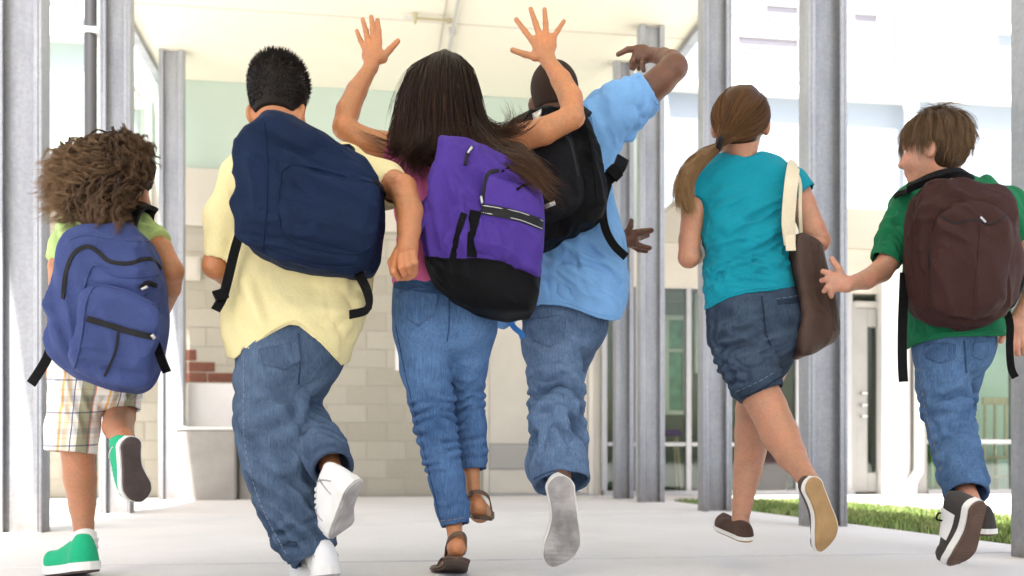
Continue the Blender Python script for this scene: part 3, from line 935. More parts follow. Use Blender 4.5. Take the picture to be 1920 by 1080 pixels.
# wooden chair
vv = VF + .55
a, u = roomthing('wooden_chair', 'pale wooden slat back chair behind the right glazing', 'chair', 1875, 905, vv)
x0, x1 = fu(1843, vv), fu(1908, vv); zs = fz(1870, 855, vv); zt_ = fz(1870, 745, vv); zu = .0
a.box('seat', x0 - .02, x1 + .02, vv + .02, vv + .40, zs - .03, zs, M['wood'], .006)
a.box('top_rail', x0 - .01, x1 + .01, vv - .012, vv + .018, zt_ - .085, zt_, M['wood'], .008)
for x in np.linspace(x0 + .01, x1 - .04, 4):
    a.box('back_slat', x, x + .032, vv - .006, vv + .012, zs + .001, zt_ - .086, M['wood'], .003)
for x in (x0, x1 - .035):
    for y in (vv + .03, vv + .35): a.box('leg', x, x + .035, y, y + .035, 0, zs - .031, M['wood'], .003)
a.box('stretcher', x0 + .036, x1 - .036, vv + .035, vv + .06, .16, .19, M['wood'], .003)

# --- upper windows and trims
def upper_window(x0, x1, y0, y1, name='upper_window', blind=True, split=None, slats=True):
    xm = (x0 + x1) / 2
    u0, u1, z0, z1 = fu(x0), fu(x1), fz(xm, y1), fz(xm, y0)
    fr = B.box(name, u0, u1, VF - .03, VF - .002, z0, z1, M['blind'] if blind else M['glass'], 0)
    f = .07
    for (a0, a1, b0, b1) in ((u0 - f, u0, z0 - f, z1 + f), (u1, u1 + f, z0 - f, z1 + f), (u0, u1, z1, z1 + f), (u0, u1, z0 - f, z0)):
        B.box('window_frame', a0 + .0005, a1 - .0005, VF - .07, VF - .001, b0, b1, M['white'], .004)
    nsl = int((z1 - z0) / .05) if slats else 0
    for k in range(nsl):
        B.box('blind_slat', u0 + .01, u1 - .01, VF - .040, VF - .031, z0 + .05 * k + .004, z0 + .05 * k + .042, M['blind'])
    if split:
        us_ = fz(xm, split)
        B.box('window_rail', u0 + .001, u1 - .001, VF - .065, VF - .041, us_ - .035, us_ + .035, M['white'], .004)
    return fr
upper_window(1432, 1492, -60, 52, split=10)
upper_window(1380, 1492, 75, 140)
upper_window(1596, 1640, 30, 172, slats=False)
upper_window(90, 152, -90, 22)
upper_window(1880, 1960, -80, 56, slats=False)
for (x0, x1, y, h) in ((1250, 1700, 176, .10), (1722, 2100, 196, .06), (-60, 158, 60, .16)):
    B.box('wall_trim', fu(x0), fu(x1), VF - .14, VF - .001, fz((x0 + x1) / 2, y) - h / 2, fz((x0 + x1) / 2, y) + h / 2, M['white'], .004)
# --- drain pipes (fixed to the wall, each a thing)
u = fu(171)
r = arch_root('drain_pipe', u, VF - 1.62, 0); tag(r, 'black drain pipe with a white bracket left of the walkway', 'drain pipe')
vp = VF - 1.62
u = fu(170, vp)
r.location = uvw(u, vp, 0)
a = AP(r, u, vp, 0)
a.tube('pipe', [(u, vp, -.03), (u, vp, 2), (u, vp, 4), (u, vp, 7.4)], .048, M['black'], 16)
zb = fz(170, 60, vp)
a.box('bracket', u - .065, u + .065, vp - .055, VF - .002, zb - .02, zb + .02, M['white'], .004)
r2 = arch_root('drain_pipe', fu(1686), VF); 
tag(r2, 'white downpipe with an offset elbow on the right wall', 'drain pipe')
u = fu(1686); a = AP(r2, u, VF, 0); u2 = fu(1706, VF - .2)
pts = [(u, VF - .06, 7.4), (u, VF - .06, fz(1686, 150)), (u, VF - .06, fz(1686, 178)), (u + .04, VF - .1, fz(1690, 192)), (u2 - .02, VF - .18, fz(1700, 200)), (u2, VF - .2, fz(1706, 222)), (u2, VF - .2, fz(1706, 260))]
a.tube('pipe', catmull(pts, .06), .055, M['white'], 14)
u3 = fu(1711, VF - 1.58)
a.tube('lower_pipe', catmull([(u2, VF - .2, fz(1706, 262)), (u2, VF - .2, 3.2), (u2 - .01, VF - .2, ZW + .1)], .1), .055, M['white'], 14)
u4 = fu(1714)
a.tube('floor_pipe', catmull([(u4, VF - .08, ZW - .002), (u4, VF - .08, 1.2), (u4, VF - .08, .32), (u4 - .03, VF - .1, .22), (u4 - .12, VF - .16, .12), (u4 - .14, VF - .18, .0)], .05), .05, M['white'], 14)
u5 = fu(1696)
a.tube('conduit', [(u5, VF - .05, .0), (u5, VF - .05, 1.0), (u5, VF - .05, ZW - .003)], .03, M['conduit'], 10)
# thin gutter pipe left
u = fu(268)
r3 = arch_root('gutter_pipe', u, VF - .08); tag(r3, 'thin white gutter pipe bending down the left wall', 'gutter pipe')
a = AP(r3, u, VF - .08, 0)
a.tube('pipe', catmull([(fu(255), VF - .08, fz(255, 95)), (fu(262), VF - .08, fz(262, 140)), (fu(276), VF - .08, fz(276, 165)), (fu(282), VF - .08, fz(282, 190)), (fu(282), VF - .08, ZW + .09)], .08), .03, M['white'], 10)

# ------------------------------------------------------------------ concrete bench block
db = 8.45
c0 = P(330, 937, db); ub_ = c0[0] * cT + c0[1] * sT; vb_ = -c0[0] * sT + c0[1] * cT
c1 = P(442, 937, db + .1); ub1 = c1[0] * cT + c1[1] * sT
bn = arch_root('concrete_bench', (ub_ + ub1) / 2, vb_)
tag(bn, 'stepped concrete bench block against the block wall', 'bench')
a = AP(bn, (ub_ + ub1) / 2, vb_)
zt1 = fz(386, 800, vb_)
a.box('base_block', ub_, ub1, vb_, vb_ + .55, -.02, zt1 - .03, M['plinth'], .012)
a.box('seat_slab', ub_ - .01, ub1 + .01, vb_ - .012, vb_ + .55, zt1 - .028, zt1, M['slab'], .006)
a.box('back_block', ub_ + .04, ub1 - .0, vb_ + .3, vb_ + .549, zt1 + .001, fz(386, 718, vb_ + .3), M['slab'], .01)
a.box('side_block', ub1 + .002 + .01, ub1 + .13, vb_ + .12, vb_ + .6, -.02, zt1 - .05, M['plinth'], .01)
# ------------------------------------------------------------------ figure kit
CAM = np.array([0, 0, CH])
def reroot(V, root): return np.asarray(V) - np.array(root.location)

def vpart(name, V, F, mat, parent, root, attrs=None, smooth=True):
    me = npmesh(name, reroot(V, root), F, mat, smooth)
    for k, a in (attrs or {}).items():
        a = np.asarray(a, np.float32)
        if a.ndim == 1:
            at = me.attributes.new(k, 'FLOAT', 'POINT'); at.data.foreach_set('value', a)
        else:
            at = me.attributes.new(k, 'FLOAT_VECTOR', 'POINT'); at.data.foreach_set('vector', a.ravel())
    return link(name, me, parent)

class Kid:
    def __init__(s, label, d, base_x, group=None):
        s.d = d
        q = P(base_x, HOR, d); q[2] = 0
        s.root = empty('person', q)
        tag(s.root, label, 'person', 'school children running along the walkway')
        s.C = {}
    def p(s, x, y, dz=0.0): return P(x, y, s.d + dz)
    def r(s, px, dz=0.0): return px * (s.d + dz) / FPX
    def chain(s, st, k=.008, fy=1.0, cut=False):
        out = []
        for i in range(len(st) - 1):
            a, b = st[i], st[i + 1]
            last = cut and i == len(st) - 2
            out.append(cap(s.p(*a[:3]), s.p(*b[:3]), s.r(a[3], a[2]), s.r(b[3], b[2]), k, fy, cutb=last))
        return out
    def hollow(s, a, b, th=.007, up=.8):
        """open the end b of a cut tube a->b"""
        A, B = s.p(*a[:3]), s.p(*b[:3])
        E = B + (B - A) * .25; S = B + (A - B) * up
        ra, rb = s.r(a[3], a[2]), s.r(b[3], b[2])
        return cap(S, E, rb + (ra - rb) * up - th, rb - th, .004, op='sub')
    def rows(s, rows, k=.05):
        out = []
        for (y, xl, xr, dz, rm) in rows:
            rp = rm * FPX / (s.d + dz)
            rp = min(rp, (xr - xl) / 2 - 1)
            m = rp * (s.d + dz) / FPX
            out.append(cap(s.p(xl + rp + 4, y, dz), s.p(xr - rp - 4, y, dz), m, m, k))
        return out
    def part(s, name, V, Q, mat, parent=None, attrs=None):
        return vpart(name, V, Q, mat, parent or s.root, s.root, attrs)

def hem_cut(s, pts, depth=.14, th=.007):
    """cut a garment below the pixel polyline pts and open it from below"""
    xs = np.array([q[0] for q in pts], float); ys = np.array([q[1] for q in pts], float)
    def post(D, X, Y, Z):
        px = 960 + FPX * X / Y; py = HOR - (Z - CH) * FPX / Y
        below = (py - np.interp(px, xs, ys)) * (Y / FPX)
        cav = np.maximum(D + th, -(below + depth))
        out = np.maximum(D, below)
        return np.maximum(out, -cav)
    post.pts = pts
    return post

# ---- head
def head_frame(yaw=0, pitch=0, roll=0):
    R = Matrix.Rotation(math.radians(yaw), 3, 'Z') @ Matrix.Rotation(math.radians(roll), 3, 'Y') @ Matrix.Rotation(math.radians(-pitch), 3, 'X')
    return np.array(R)
def head_prims(c, R, S=1.0, earz=-.012, ear=1.0, neck=None):
    L = lambda x, y, z: c + R @ (np.array([x, y, z]) * S)
    e = lambda q, r, k=.015, op='add', RR=R: ell(L(*q), np.array(r) * S, RR, k, op)
    pr = [e((0, -.008, .022), (.074, .090, .083), .01), e((0, .025, -.03), (.058, .066, .072), .03), e((0, .052, -.088), (.026, .024, .018), .025),
          e((0, .066, .045), (.052, .028, .04), .02),
          e((-.038, .062, -.03), (.024, .022, .026), .02), e((.038, .062, -.03), (.024, .022, .026), .02),
          e((-.031, .096, .004), (.017, .014, .011), .012, 'sub'), e((.031, .096, .004), (.017, .014, .011), .012, 'sub'),
          e((-.031, .084, .013), (.018, .010, .007), .006), e((.031, .084, .013), (.018, .010, .007), .006), e((-.031, .082, -.007), (.016, .008, .005), .006), e((.031, .082, -.007), (.016, .008, .005), .006),
          cap(L(0, .086, .008), L(0, .099, -.028), .007 * S, .0105 * S, .014), e((-.010, .093, -.031), (.008, .008, .006), .008), e((.010, .093, -.031), (.008, .008, .006), .008),
          cap(L(-.017, .079, -.058), L(.017, .079, -.058), .006 * S, .006 * S, .008), cap(L(-.015, .077, -.067), L(.015, .077, -.067), .0065 * S, .0065 * S, .008)]
    for sx in (-1, 1):
        RE = R @ np.array(Matrix.Rotation(math.radians(25 * sx), 3, 'Z'))
        ex_ = .079 - max(0, -earz - .014) * .36
        pr.append(e((sx * (ex_ - .012), -.004, earz), (.012, .016, .022), .01))
        pr.append(e((sx * ex_, -.006, earz), (.009 * ear, .017, .029), .006, 'add', RE))
        pr.append(e((sx * (ex_ + .009), .002, earz + .003), (.006, .010, .018), .006, 'sub', RE))
    # eyes sit in the sockets
    return pr, L
def eyes(K, L, S, R):
    for sx in (-1, 1):
        V, Q = sdf_mesh([ell(L(sx * .031, .0755, .003), np.array([.0110] * 3) * S, R, .001)], .0035, smooth=1)
        o = K.part('eye', V, Q, M['eye'])
        V, Q = sdf_mesh([ell(L(sx * .031, .0830, .003), np.array([.0062, .005, .0062]) * S, R, .001)], .002, smooth=1)
        vpart('iris', V, Q, M['iris'], o, K.root)

# ---- hands from explicit joints: fingers = lists of (x, y, dz) pixel points
def hand_px(K, palm, fingers, rp=7, palmk=.012):
    out = []
    for (a, b, ra, rb) in palm:
        out.append(cap(K.p(*a), K.p(*b), K.r(ra, a[2]), K.r(rb, b[2]), palmk, .75))
    for f in fingers:
        pts = f['p']; r0 = f.get('r', rp)
        n = len(pts)
        for i in range(n - 1):
            fa = 1 - .28 * i / max(1, n - 1); fb = 1 - .28 * (i + 1) / max(1, n - 1)
            out.append(cap(K.p(*pts[i]), K.p(*pts[i + 1]), K.r(r0 * fa, pts[i][2]), K.r(r0 * fb, pts[i + 1][2]), .0045))
    return out

# ---- strands
def resample(p, m):
    p = np.asarray(p, float); d = np.r_[0, np.cumsum(np.linalg.norm(np.diff(p, axis=0), axis=1))]
    t = np.linspace(0, d[-1], m)
    return np.stack([np.interp(t, d, p[:, k]) for k in range(p.shape[1])], 1)
def smooth_guide(p, m): return resample(catmull(p, .01), m)

def strand_mesh(C, r0, r1, sides=3, rnd=None):
    """C (n,m,3) centre lines -> tapered tubes"""
    n, m, _ = C.shape
    T = np.gradient(C, axis=1); T /= np.linalg.norm(T, axis=2, keepdims=True) + 1e-9
    up = np.array([.3, -.9, .25]); N = np.cross(T, up); N /= np.linalg.norm(N, axis=2, keepdims=True) + 1e-9
    B = np.cross(T, N)
    t = np.linspace(0, 1, m)
    prof = (r0 + (r1 - r0) * t) * np.minimum(1, (1 - t) * 5 + .12)
    ang = np.arange(sides) * 2 * np.pi / sides
    r0a = np.ones(n)
    V = C[:, :, None, :] + prof[None, :, None, None] * (np.cos(ang)[None, None, :, None] * N[:, :, None, :] + np.sin(ang)[None, None, :, None] * B[:, :, None, :])
    idx = np.arange(n * m * sides).reshape(n, m, sides)
    j2 = np.roll(idx, -1, axis=2)
    Q = np.stack([idx[:, :-1], j2[:, :-1], j2[:, 1:], idx[:, 1:]], -1).reshape(-1, 4)
    tip = np.broadcast_to(t[None, :, None], (n, m, sides)).ravel()
    if rnd is None: rnd = np.random.RandomState(n).uniform(0, 1, n)
    return V.reshape(-1, 3), Q, tip, np.repeat(rnd, m * sides)

def strands(guides, n, m, spread0, spread1, r0, r1, seed=0, wav=0., wfreq=8, frizz=0., curl=0., curlf=30, minlen=.75, along=0.0, clump=1, cspread=.004):
    """interpolates strands between neighbouring guides (list of point lists)"""
    rs = np.random.RandomState(seed)
    G = np.stack([smooth_guide(g, m) for g in guides])
    ng = len(G)
    if clump > 1:
        n_all = n // clump * clump; n = n_all // clump
    i = rs.uniform(0, ng - 1, n); i0 = np.minimum(i.astype(int), ng - 2); f = (i - i0)[:, None, None]
    C = G[i0] * (1 - f) + G[i0 + 1] * f
    t = np.linspace(0, 1, m)
    ln = rs.uniform(minlen, 1.0, n)
    tt = t[None, :] * ln[:, None] + along * rs.uniform(0, 1, n)[:, None] * (1 - ln[:, None])
    x = tt * (m - 1); x0 = np.clip(x.astype(int), 0, m - 2); fr = (x - x0)[:, :, None]
    ar = np.arange(n)[:, None]
    C = C[ar, x0] * (1 - fr) + C[ar, x0 + 1] * fr
    off = rs.normal(size=(n, 3)); off /= np.linalg.norm(off, axis=1)[:, None]; off *= rs.uniform(0, 1, n)[:, None] ** .6
    C = C + off[:, None, :] * (spread0 + (spread1 - spread0) * t)[None, :, None]
    if wav:
        ph = rs.uniform(0, 6.28, (n, 1)); fq = wfreq * rs.uniform(.7, 1.3, (n, 1)); dirs = rs.normal(size=(n, 3)); dirs /= np.linalg.norm(dirs, axis=1)[:, None]
        C = C + dirs[:, None, :] * (wav * np.sin(fq * t[None, :] + ph) * t[None, :])[:, :, None]
    if curl:
        ph = rs.uniform(0, 6.28, (n, 1)); fq = curlf * rs.uniform(.75, 1.3, (n, 1))
        T = np.gradient(C, axis=1); T /= np.linalg.norm(T, axis=2, keepdims=True) + 1e-9
        N = np.cross(T, np.array([.2, .5, .8])); N /= np.linalg.norm(N, axis=2, keepdims=True) + 1e-9; B = np.cross(T, N)
        amp = curl * rs.uniform(.5, 1.2, (n, 1)) * np.minimum(1, t * 4)[None, :]
        C = C + N * (amp * np.cos(fq * t[None, :] + ph))[:, :, None] + B * (amp * np.sin(fq * t[None, :] + ph))[:, :, None]
    rnd = rs.uniform(0, 1, n)
    if clump > 1:
        C = np.repeat(C, clump, axis=0); rnd = np.clip(np.repeat(rnd, clump) + rs.normal(size=n * clump) * .15, 0, 1)
        o2 = rs.normal(size=(n * clump, 3)) * cspread
        C = C + o2[:, None, :] * (.4 + .8 * t)[None, :, None]
    if frizz: C = C + rs.normal(size=C.shape) * (frizz * t)[None, :, None]
    return strand_mesh(C, r0, r1, 3, rnd)

def join(parts):
    V = []; Q = []; T = []; o = 0
    global RND
    RND = np.concatenate([p[3] if len(p) > 3 else np.full(len(p[0]), .15) for p in parts])
    for p in parts:
        v, q = p[0], p[1]; V.append(v); Q.append(q + o); o += len(v)
        T.append(p[2] if len(p) > 2 else np.zeros(len(v)))
    return np.concatenate(V), np.concatenate(Q), np.concatenate(T)

# ---- casting pixel lines on to finished cloth
class Surf:
    def __init__(s, *vq):
        V = np.concatenate([v for v, q in vq]); o = 0; F = []
        for v, q in vq: F.append(q + o); o += len(v)
        F = np.concatenate(F)
        s.b = BVHTree.FromPolygons(V.tolist(), F.tolist())
    def cast(s, x, y):
        d = P(x, y, 1.0) - CAM
        loc, n, i, dist = s.b.ray_cast(Vector(CAM), Vector(d).normalized())
        if loc is None: return None, None
        n = np.array(n)
        if n.dot(d) > 0: n = -n
        return np.array(loc), n
    def line(s, pts, step=4.0):
        q = catmull(np.asarray(pts, float), step); out = []; N = []
        for x, y in q:
            l, n = s.cast(x, y)
            if l is None: continue
            if out and np.linalg.norm(l - out[-1]) > .09: continue
            out.append(l); N.append(n)
        out = np.array(out); N = np.array(N)
        if len(out) > 4:
            for _ in range(2):
                out[1:-1] = .25 * out[:-2] + .5 * out[1:-1] + .25 * out[2:]; N[1:-1] = .25 * N[:-2] + .5 * N[1:-1] + .25 * N[2:]
        return out, N

def ribbon_geo(pts, N, w, th):
    pts = np.asarray(pts); m = len(pts)
    T = np.gradient(pts, axis=0); T /= np.linalg.norm(T, axis=1)[:, None] + 1e-9
    N = N - T * np.sum(N * T, 1)[:, None]; N /= np.linalg.norm(N, axis=1)[:, None] + 1e-9
    S = np.cross(T, N)
    w = np.full(m, w) if np.isscalar(w) else np.asarray(w)
    prof = [(-.5, -.5), (-.5, .35), (-.42, .5), (.42, .5), (.5, .35), (.5, -.5)]
    V = np.stack([pts + S * (a * w)[:, None] + N * (b * th) for a, b in prof], 1).reshape(-1, 3)
    n = len(prof)
    F = [(i * n + j, i * n + (j + 1) % n, (i + 1) * n + (j + 1) % n, (i + 1) * n + j) for i in range(m - 1) for j in range(n)]
    F += [tuple(range(n))[::-1], tuple((m - 1) * n + j for j in range(n))]
    return V, F

def lay_ribbon(surf, name, pts, w, mat, parent, root, th=.003, lift=.001):
    L, N = surf.line(pts)
    if len(L) < 3: return None
    V, F = ribbon_geo(L + N * lift, N, w, th)
    return vpart(name, V, F, mat, parent, root, smooth=False)
def lay_tube(surf, name, pts, r, mat, parent, root, lift=.0):
    L, N = surf.line(pts)
    if len(L) < 3: return None
    V, F = tube_geo(L + N * lift, r, 6)
    return vpart(name, V, F, mat, parent, root)
def lay_stitches(surf, name, pts, mat, parent, root, w=.0009, dash=4, gap=2):
    """a row of thread stitches joined in one part"""
    L, N = surf.line(pts, 2.0)
    mb = MB(); i = 0
    while i + dash < len(L):
        V, F = tube_geo(L[i:i + dash + 1] + N[i:i + dash + 1] * .0006, w, 4); mb.add(V, F); i += dash + gap
    if not mb.V: return None
    return vpart(name, np.array(mb.V), mb.F, mat, parent, root)
def lay_patch(surf, name, poly, th, mat, parent, root, step=5.0, attrs=None):
    poly = np.asarray(poly, float)
    b = []
    for i in range(len(poly)):
        p, q = poly[i], poly[(i + 1) % len(poly)]; k = max(1, int(np.linalg.norm(q - p) / step))
        b += [p + (q - p) * j / k for j in range(k)]
    b = np.array(b)
    lo, hi = poly.min(0), poly.max(0)
    inner = []
    for x in np.arange(lo[0], hi[0], step):
        for y in np.arange(lo[1], hi[1], step):
            p = np.array([x, y])
            if point_in(poly, p) and np.min(np.linalg.norm(b - p, axis=1)) > step * .5: inner.append(p)
    pts = np.vstack([b] + ([np.array(inner)] if inner else []))
    nb = len(b)
    res = delaunay_2d_cdt([Vector(p) for p in pts], [], [list(range(nb))], 1, 1e-4)
    co = [np.array(v) for v in res[0]]; tris = [t for t in res[2] if len(t) == 3]
    L = []; NN = []; ok = []
    for c in co:
        l, n = surf.cast(c[0], c[1]); ok.append(l is not None)
        L.append(l if l is not None else np.zeros(3)); NN.append(n if n is not None else np.zeros(3))
    L = np.array(L); NN = np.array(NN)
    tris = [t for t in tris if all(ok[i] for i in t) and max(np.linalg.norm(L[t[0]] - L[t[1]]), np.linalg.norm(L[t[1]] - L[t[2]])) < .05]
    if not tris: return None
    n = len(L)
    V = np.concatenate([L + NN * th, L - NN * .004])
    F = []; edge = {}
    for t in tris:
        nrm = np.cross(L[t[1]] - L[t[0]], L[t[2]] - L[t[0]])
        t = tuple(t) if nrm.dot(NN[t[0]]) > 0 else tuple(t[::-1])
        F.append(t)
        for a, c in ((t[0], t[1]), (t[1], t[2]), (t[2], t[0])): edge[(a, c)] = 1
    for (a, c) in list(edge):
        if (c, a) not in edge: F.append((c, a, a + n, c + n))
    return vpart(name, V, F, mat, parent, root, {'fade': np.full(len(V), .34)}, smooth=True)
def point_in(poly, p):
    x, y = p; c = False; j = len(poly) - 1
    for i in range(len(poly)):
        if (poly[i][1] > y) != (poly[j][1] > y) and x < (poly[j][0] - poly[i][0]) * (y - poly[i][1]) / (poly[j][1] - poly[i][1]) + poly[i][0]: c = not c
        j = i
    return c

def hang_strap(name, pts3, w, th, mat, parent, root, face=(0, -1, .1), tipcut=True):
    """free strap through world points"""
    L = catmull(np.array(pts3), .015)
    N = np.tile(np.asarray(face, float), (len(L), 1))
    V, F = ribbon_geo(L, N, w, th)
    return vpart(name, V, F, mat, parent, root, smooth=False)

# ---- packs: a closed pixel outline given real depth and puffed edges
def poly_sdf(poly, X, Z):
    poly = np.asarray(poly, float); n = len(poly)
    d = np.full(X.shape, 1e9); s = np.ones(X.shape)
    for i in range(n):
        a = poly[i]; b = poly[i - 1]
        e = b - a; wx, wz = X - a[0], Z - a[1]
        t = np.clip((wx * e[0] + wz * e[1]) / (e.dot(e) + 1e-12), 0, 1)
        d = np.minimum(d, (wx - e[0] * t) ** 2 + (wz - e[1] * t) ** 2)
        c1 = Z >= a[1]; c2 = Z < b[1]; c3 = e[0] * wz > e[1] * wx
        f = (c1 & c2 & c3) | (~c1 & ~c2 & ~c3)
        s = np.where(f, -s, s)
    return s * np.sqrt(d)
def closed(poly, step=10):
    p = np.asarray(poly, float); q = np.vstack([p, p, p]); c = catmull(q, step)
    n = len(p)
    # middle copy
    out = []
    for i in range(n, 2 * n):
        a, b = q[i], q[i + 1]; k = max(1, int(np.linalg.norm(b - a) / step))
        for j in range(k):
            t = j / k; p0, p1, p2, p3 = q[i - 1], q[i], q[i + 1], q[i + 2]
            out.append(.5 * (2 * p1 + (p2 - p0) * t + (2 * p0 - 5 * p1 + 4 * p2 - p3) * t * t + (3 * p1 - p0 - 3 * p2 + p3) * t ** 3))
    return np.array(out)
def puff(poly_px, d, thick, rad, vox=.005, slope=(0, 0), smooth=2, sharp=False, belly=.0):
    """solid with the pixel outline poly_px at depth d; `slope` tilts it in depth along x and z"""
    pp = np.asarray(poly_px, float) if sharp else closed(poly_px)
    pp = pp.mean(0) + (pp - pp.mean(0)) * .975
    de = d - .35 * thick      # the silhouette comes from the front half
    W = np.array([[(x - 960) * d / FPX, CH + (HOR - y) * de / FPX] for x, y in pp])
    c = W.mean(0); lo = W.min(0); hi = W.max(0)
    ext = (abs(slope[0]) * (hi[0] - lo[0]) + abs(slope[1]) * (hi[1] - lo[1])) / 2
    half = np.array([(hi[0] - lo[0]) / 2 + .01, thick / 2 + ext + .01 + belly, (hi[1] - lo[1]) / 2 + .01])
    base = ell(np.array([(lo[0] + hi[0]) / 2, d, (lo[1] + hi[1]) / 2]), half, None, .001)
    def post(D, X, Y, Z):
        X2, Z2 = np.broadcast_arrays(X[:, 0, :], Z[0, :, :].reshape(1, -1))
        d2 = poly_sdf(W, X2.astype(float), Z2.astype(float))[:, None, :]
        yc = d + slope[0] * (X - c[0]) + slope[1] * (Z - c[1])
        bulge = belly * np.clip(-d2 / (rad * 2.2), 0, 1) ** .7 if belly else 0
        q1 = d2 + rad; q2 = np.abs(Y - yc) - thick / 2 - bulge + rad
        return np.minimum(np.maximum(q1, q2), 0) + np.sqrt(np.maximum(q1, 0) ** 2 + np.maximum(q2, 0) ** 2) - rad
    return sdf_mesh([base], vox, post, smooth)

# ---- shoes: lofted sole and upper in a heel-toe frame
def shoe(K, heel, toe, up, kind, side=1, wid=.37, parent=None, h=.075, sole_h=.022, mats=('whiteshoe', 'rubberw', 'rubbergr'), open_top=.30, name='shoe', fit=1.0):
    A = K.p(*heel); B = K.p(*toe); Lv = B - A; L = np.linalg.norm(Lv); ex = Lv / L
    upv = np.asarray(up, float); ez = upv - ex * upv.dot(ex); ez /= np.linalg.norm(ez); ey = np.cross(ez, ex)
    def tw(p): p = np.asarray(p); return A + p[:, :1] * ex + p[:, 1:2] * ey + p[:, 2:3] * ez
    n = 30
    t = .5 - .5 * np.cos(np.pi * np.linspace(.0, 1, n))
    base = np.interp(t, [0, .12, .3, .45, .72, .88, 1], [.27, .285, .265, .27, .375, .33, .25]) * L * wid / .37 / 2
    endp = np.minimum(1, (np.clip(t / .14, 0, 1) * (2 - np.clip(t / .14, 0, 1))) ** .5) * np.minimum(1, (np.clip((1 - t) / .2, 0, 1) * (2 - np.clip((1 - t) / .2, 0, 1))) ** .5)
    hw = base * endp + .0004
    cl = side * .018 * np.sin(np.pi * np.clip((t - .15) / .85, 0, 1)) * L / .24 * np.where(t > .2, 1, 1) - side * .01
    rise = .10 * L * np.clip((t - .72) / .28, 0, 1) ** 2          # toe spring
    # outsole (bottom plate), foxing (side band)
    def band(z0, z1, grow, inset0=0.0):
        prof = [(-1, z0, inset0), (-1, z0 + .35 * (z1 - z0), 0), (-1, z1, .0005), (1, z1, .0005), (1, z0 + .35 * (z1 - z0), 0), (1, z0, inset0)]
        V = []
        for i in range(n):
            for sg, z, ins in prof: V.append((t[i] * L + (0 if 0 < i < n - 1 else (-grow if i == 0 else grow)), cl[i] + sg * max(hw[i] + grow - ins, .0003), z + rise[i]))
        k = len(prof)
        F = [(i * k + j, i * k + (j + 1) % k, (i + 1) * k + (j + 1) % k, (i + 1) * k + j) for i in range(n - 1) for j in range(k)]
        F += [tuple(range(k))[::-1], tuple((n - 1) * k + j for j in range(k))]
        return tw(np.array(V)), [f[::-1] for f in F]
    # upper
    hp = np.interp(t, [0, .06, .22, .36, .55, .75, .9, 1], [.55, .95, 1.0, .98, .80, .58, .46, .22]) * h
    m = 13; V = []
    for i in range(n):
        for j in range(m):
            a = math.pi * j / (m - 1); ca, sa = math.cos(a), math.sin(a)
            ex_ = .62
            yy = cl[i] + (hw[i] * .97) * (abs(ca) ** ex_) * (1 if ca > 0 else -1) * (1 - .33 * (hp[i] / h) * sa * (t[i] < .8))
            V.append((t[i] * L, yy, rise[i] + sole_h - .002 + hp[i] * abs(sa) ** .75))
    F = [(i * m + j, i * m + j + 1, (i + 1) * m + j + 1, (i + 1) * m + j) for i in range(n - 1) for j in range(m - 1)]
    F += [tuple(j for j in range(m))[::-1], tuple((n - 1) * m + j for j in range(m))]
    Vw = tw(np.array(V))
    o = vpart(name, Vw, F, M[mats[0]], parent or K.root, K.root)
    Vb, Fb = band(.006, sole_h, .002); vpart('sole', Vb, Fb, M[mats[1]], o, K.root, smooth=False)
    Vo, Fo = band(0.0, .0062, -.0025, .002); vpart('outsole', Vo, Fo, M[mats[2]], o, K.root, smooth=False)
    # grooves of the tread: thin raised bars across the outsole
    if kind == 'tread':
        mb = MB()
        for q in np.linspace(.1, .93, 17):
            i = np.searchsorted(t, q); hwq = np.interp(q, t, hw) - .008; clq = np.interp(q, t, cl); rz = np.interp(q, t, rise)
            if hwq < .006: continue
            x0, x1 = q * L - .0022, q * L + .0022
            P8 = [(x, clq + y, z + rz) for x in (x0, x1) for y in (-hwq, hwq) for z in (-.0016, .001)]
            n0 = len(mb.V)
            mb.add(tw(np.array(P8)), [(0, 1, 3, 2), (4, 6, 7, 5), (0, 4, 5, 1), (2, 3, 7, 6), (0, 2, 6, 4), (1, 5, 7, 3)])
        vpart('tread', np.array(mb.V), mb.F, M[mats[2]], o, K.root, smooth=False)
    return o, dict(A=A, ex=ex, ey=ey, ez=ez, L=L, tw=tw, sole_h=sole_h, h=h, surf=lambda q, a: tw(np.array([[q * L, np.interp(q, t, cl) + np.interp(q, t, hw) * .97 * (abs(math.cos(a)) ** .62) * (1 if math.cos(a) > 0 else -1) * (1 - .33 * (np.interp(q, t, hp) / h) * math.sin(a) * (q < .8)), np.interp(q, t, rise) + sole_h + np.interp(q, t, hp) * abs(math.sin(a)) ** .75 + .001]]))[0])

def shoe_lines(K, o, f, arcs, mat, r=.0022, name='lace'):
    """laces and seams lying on the upper: arcs = (q0, a0, q1, a1), q along the shoe, a round it"""
    for (q0, a0, q1, a1) in arcs:
        pts = [f['surf'](q0 + (q1 - q0) * t, a0 + (a1 - a0) * t) for t in np.linspace(0, 1, 9)]
        V, F = tube_geo(np.array(pts), r, 6); vpart(name, V, F, mat, o, K.root)
LACES = [(q, 1.0, q + .01, 2.14) for q in (.42, .49, .56, .63)]
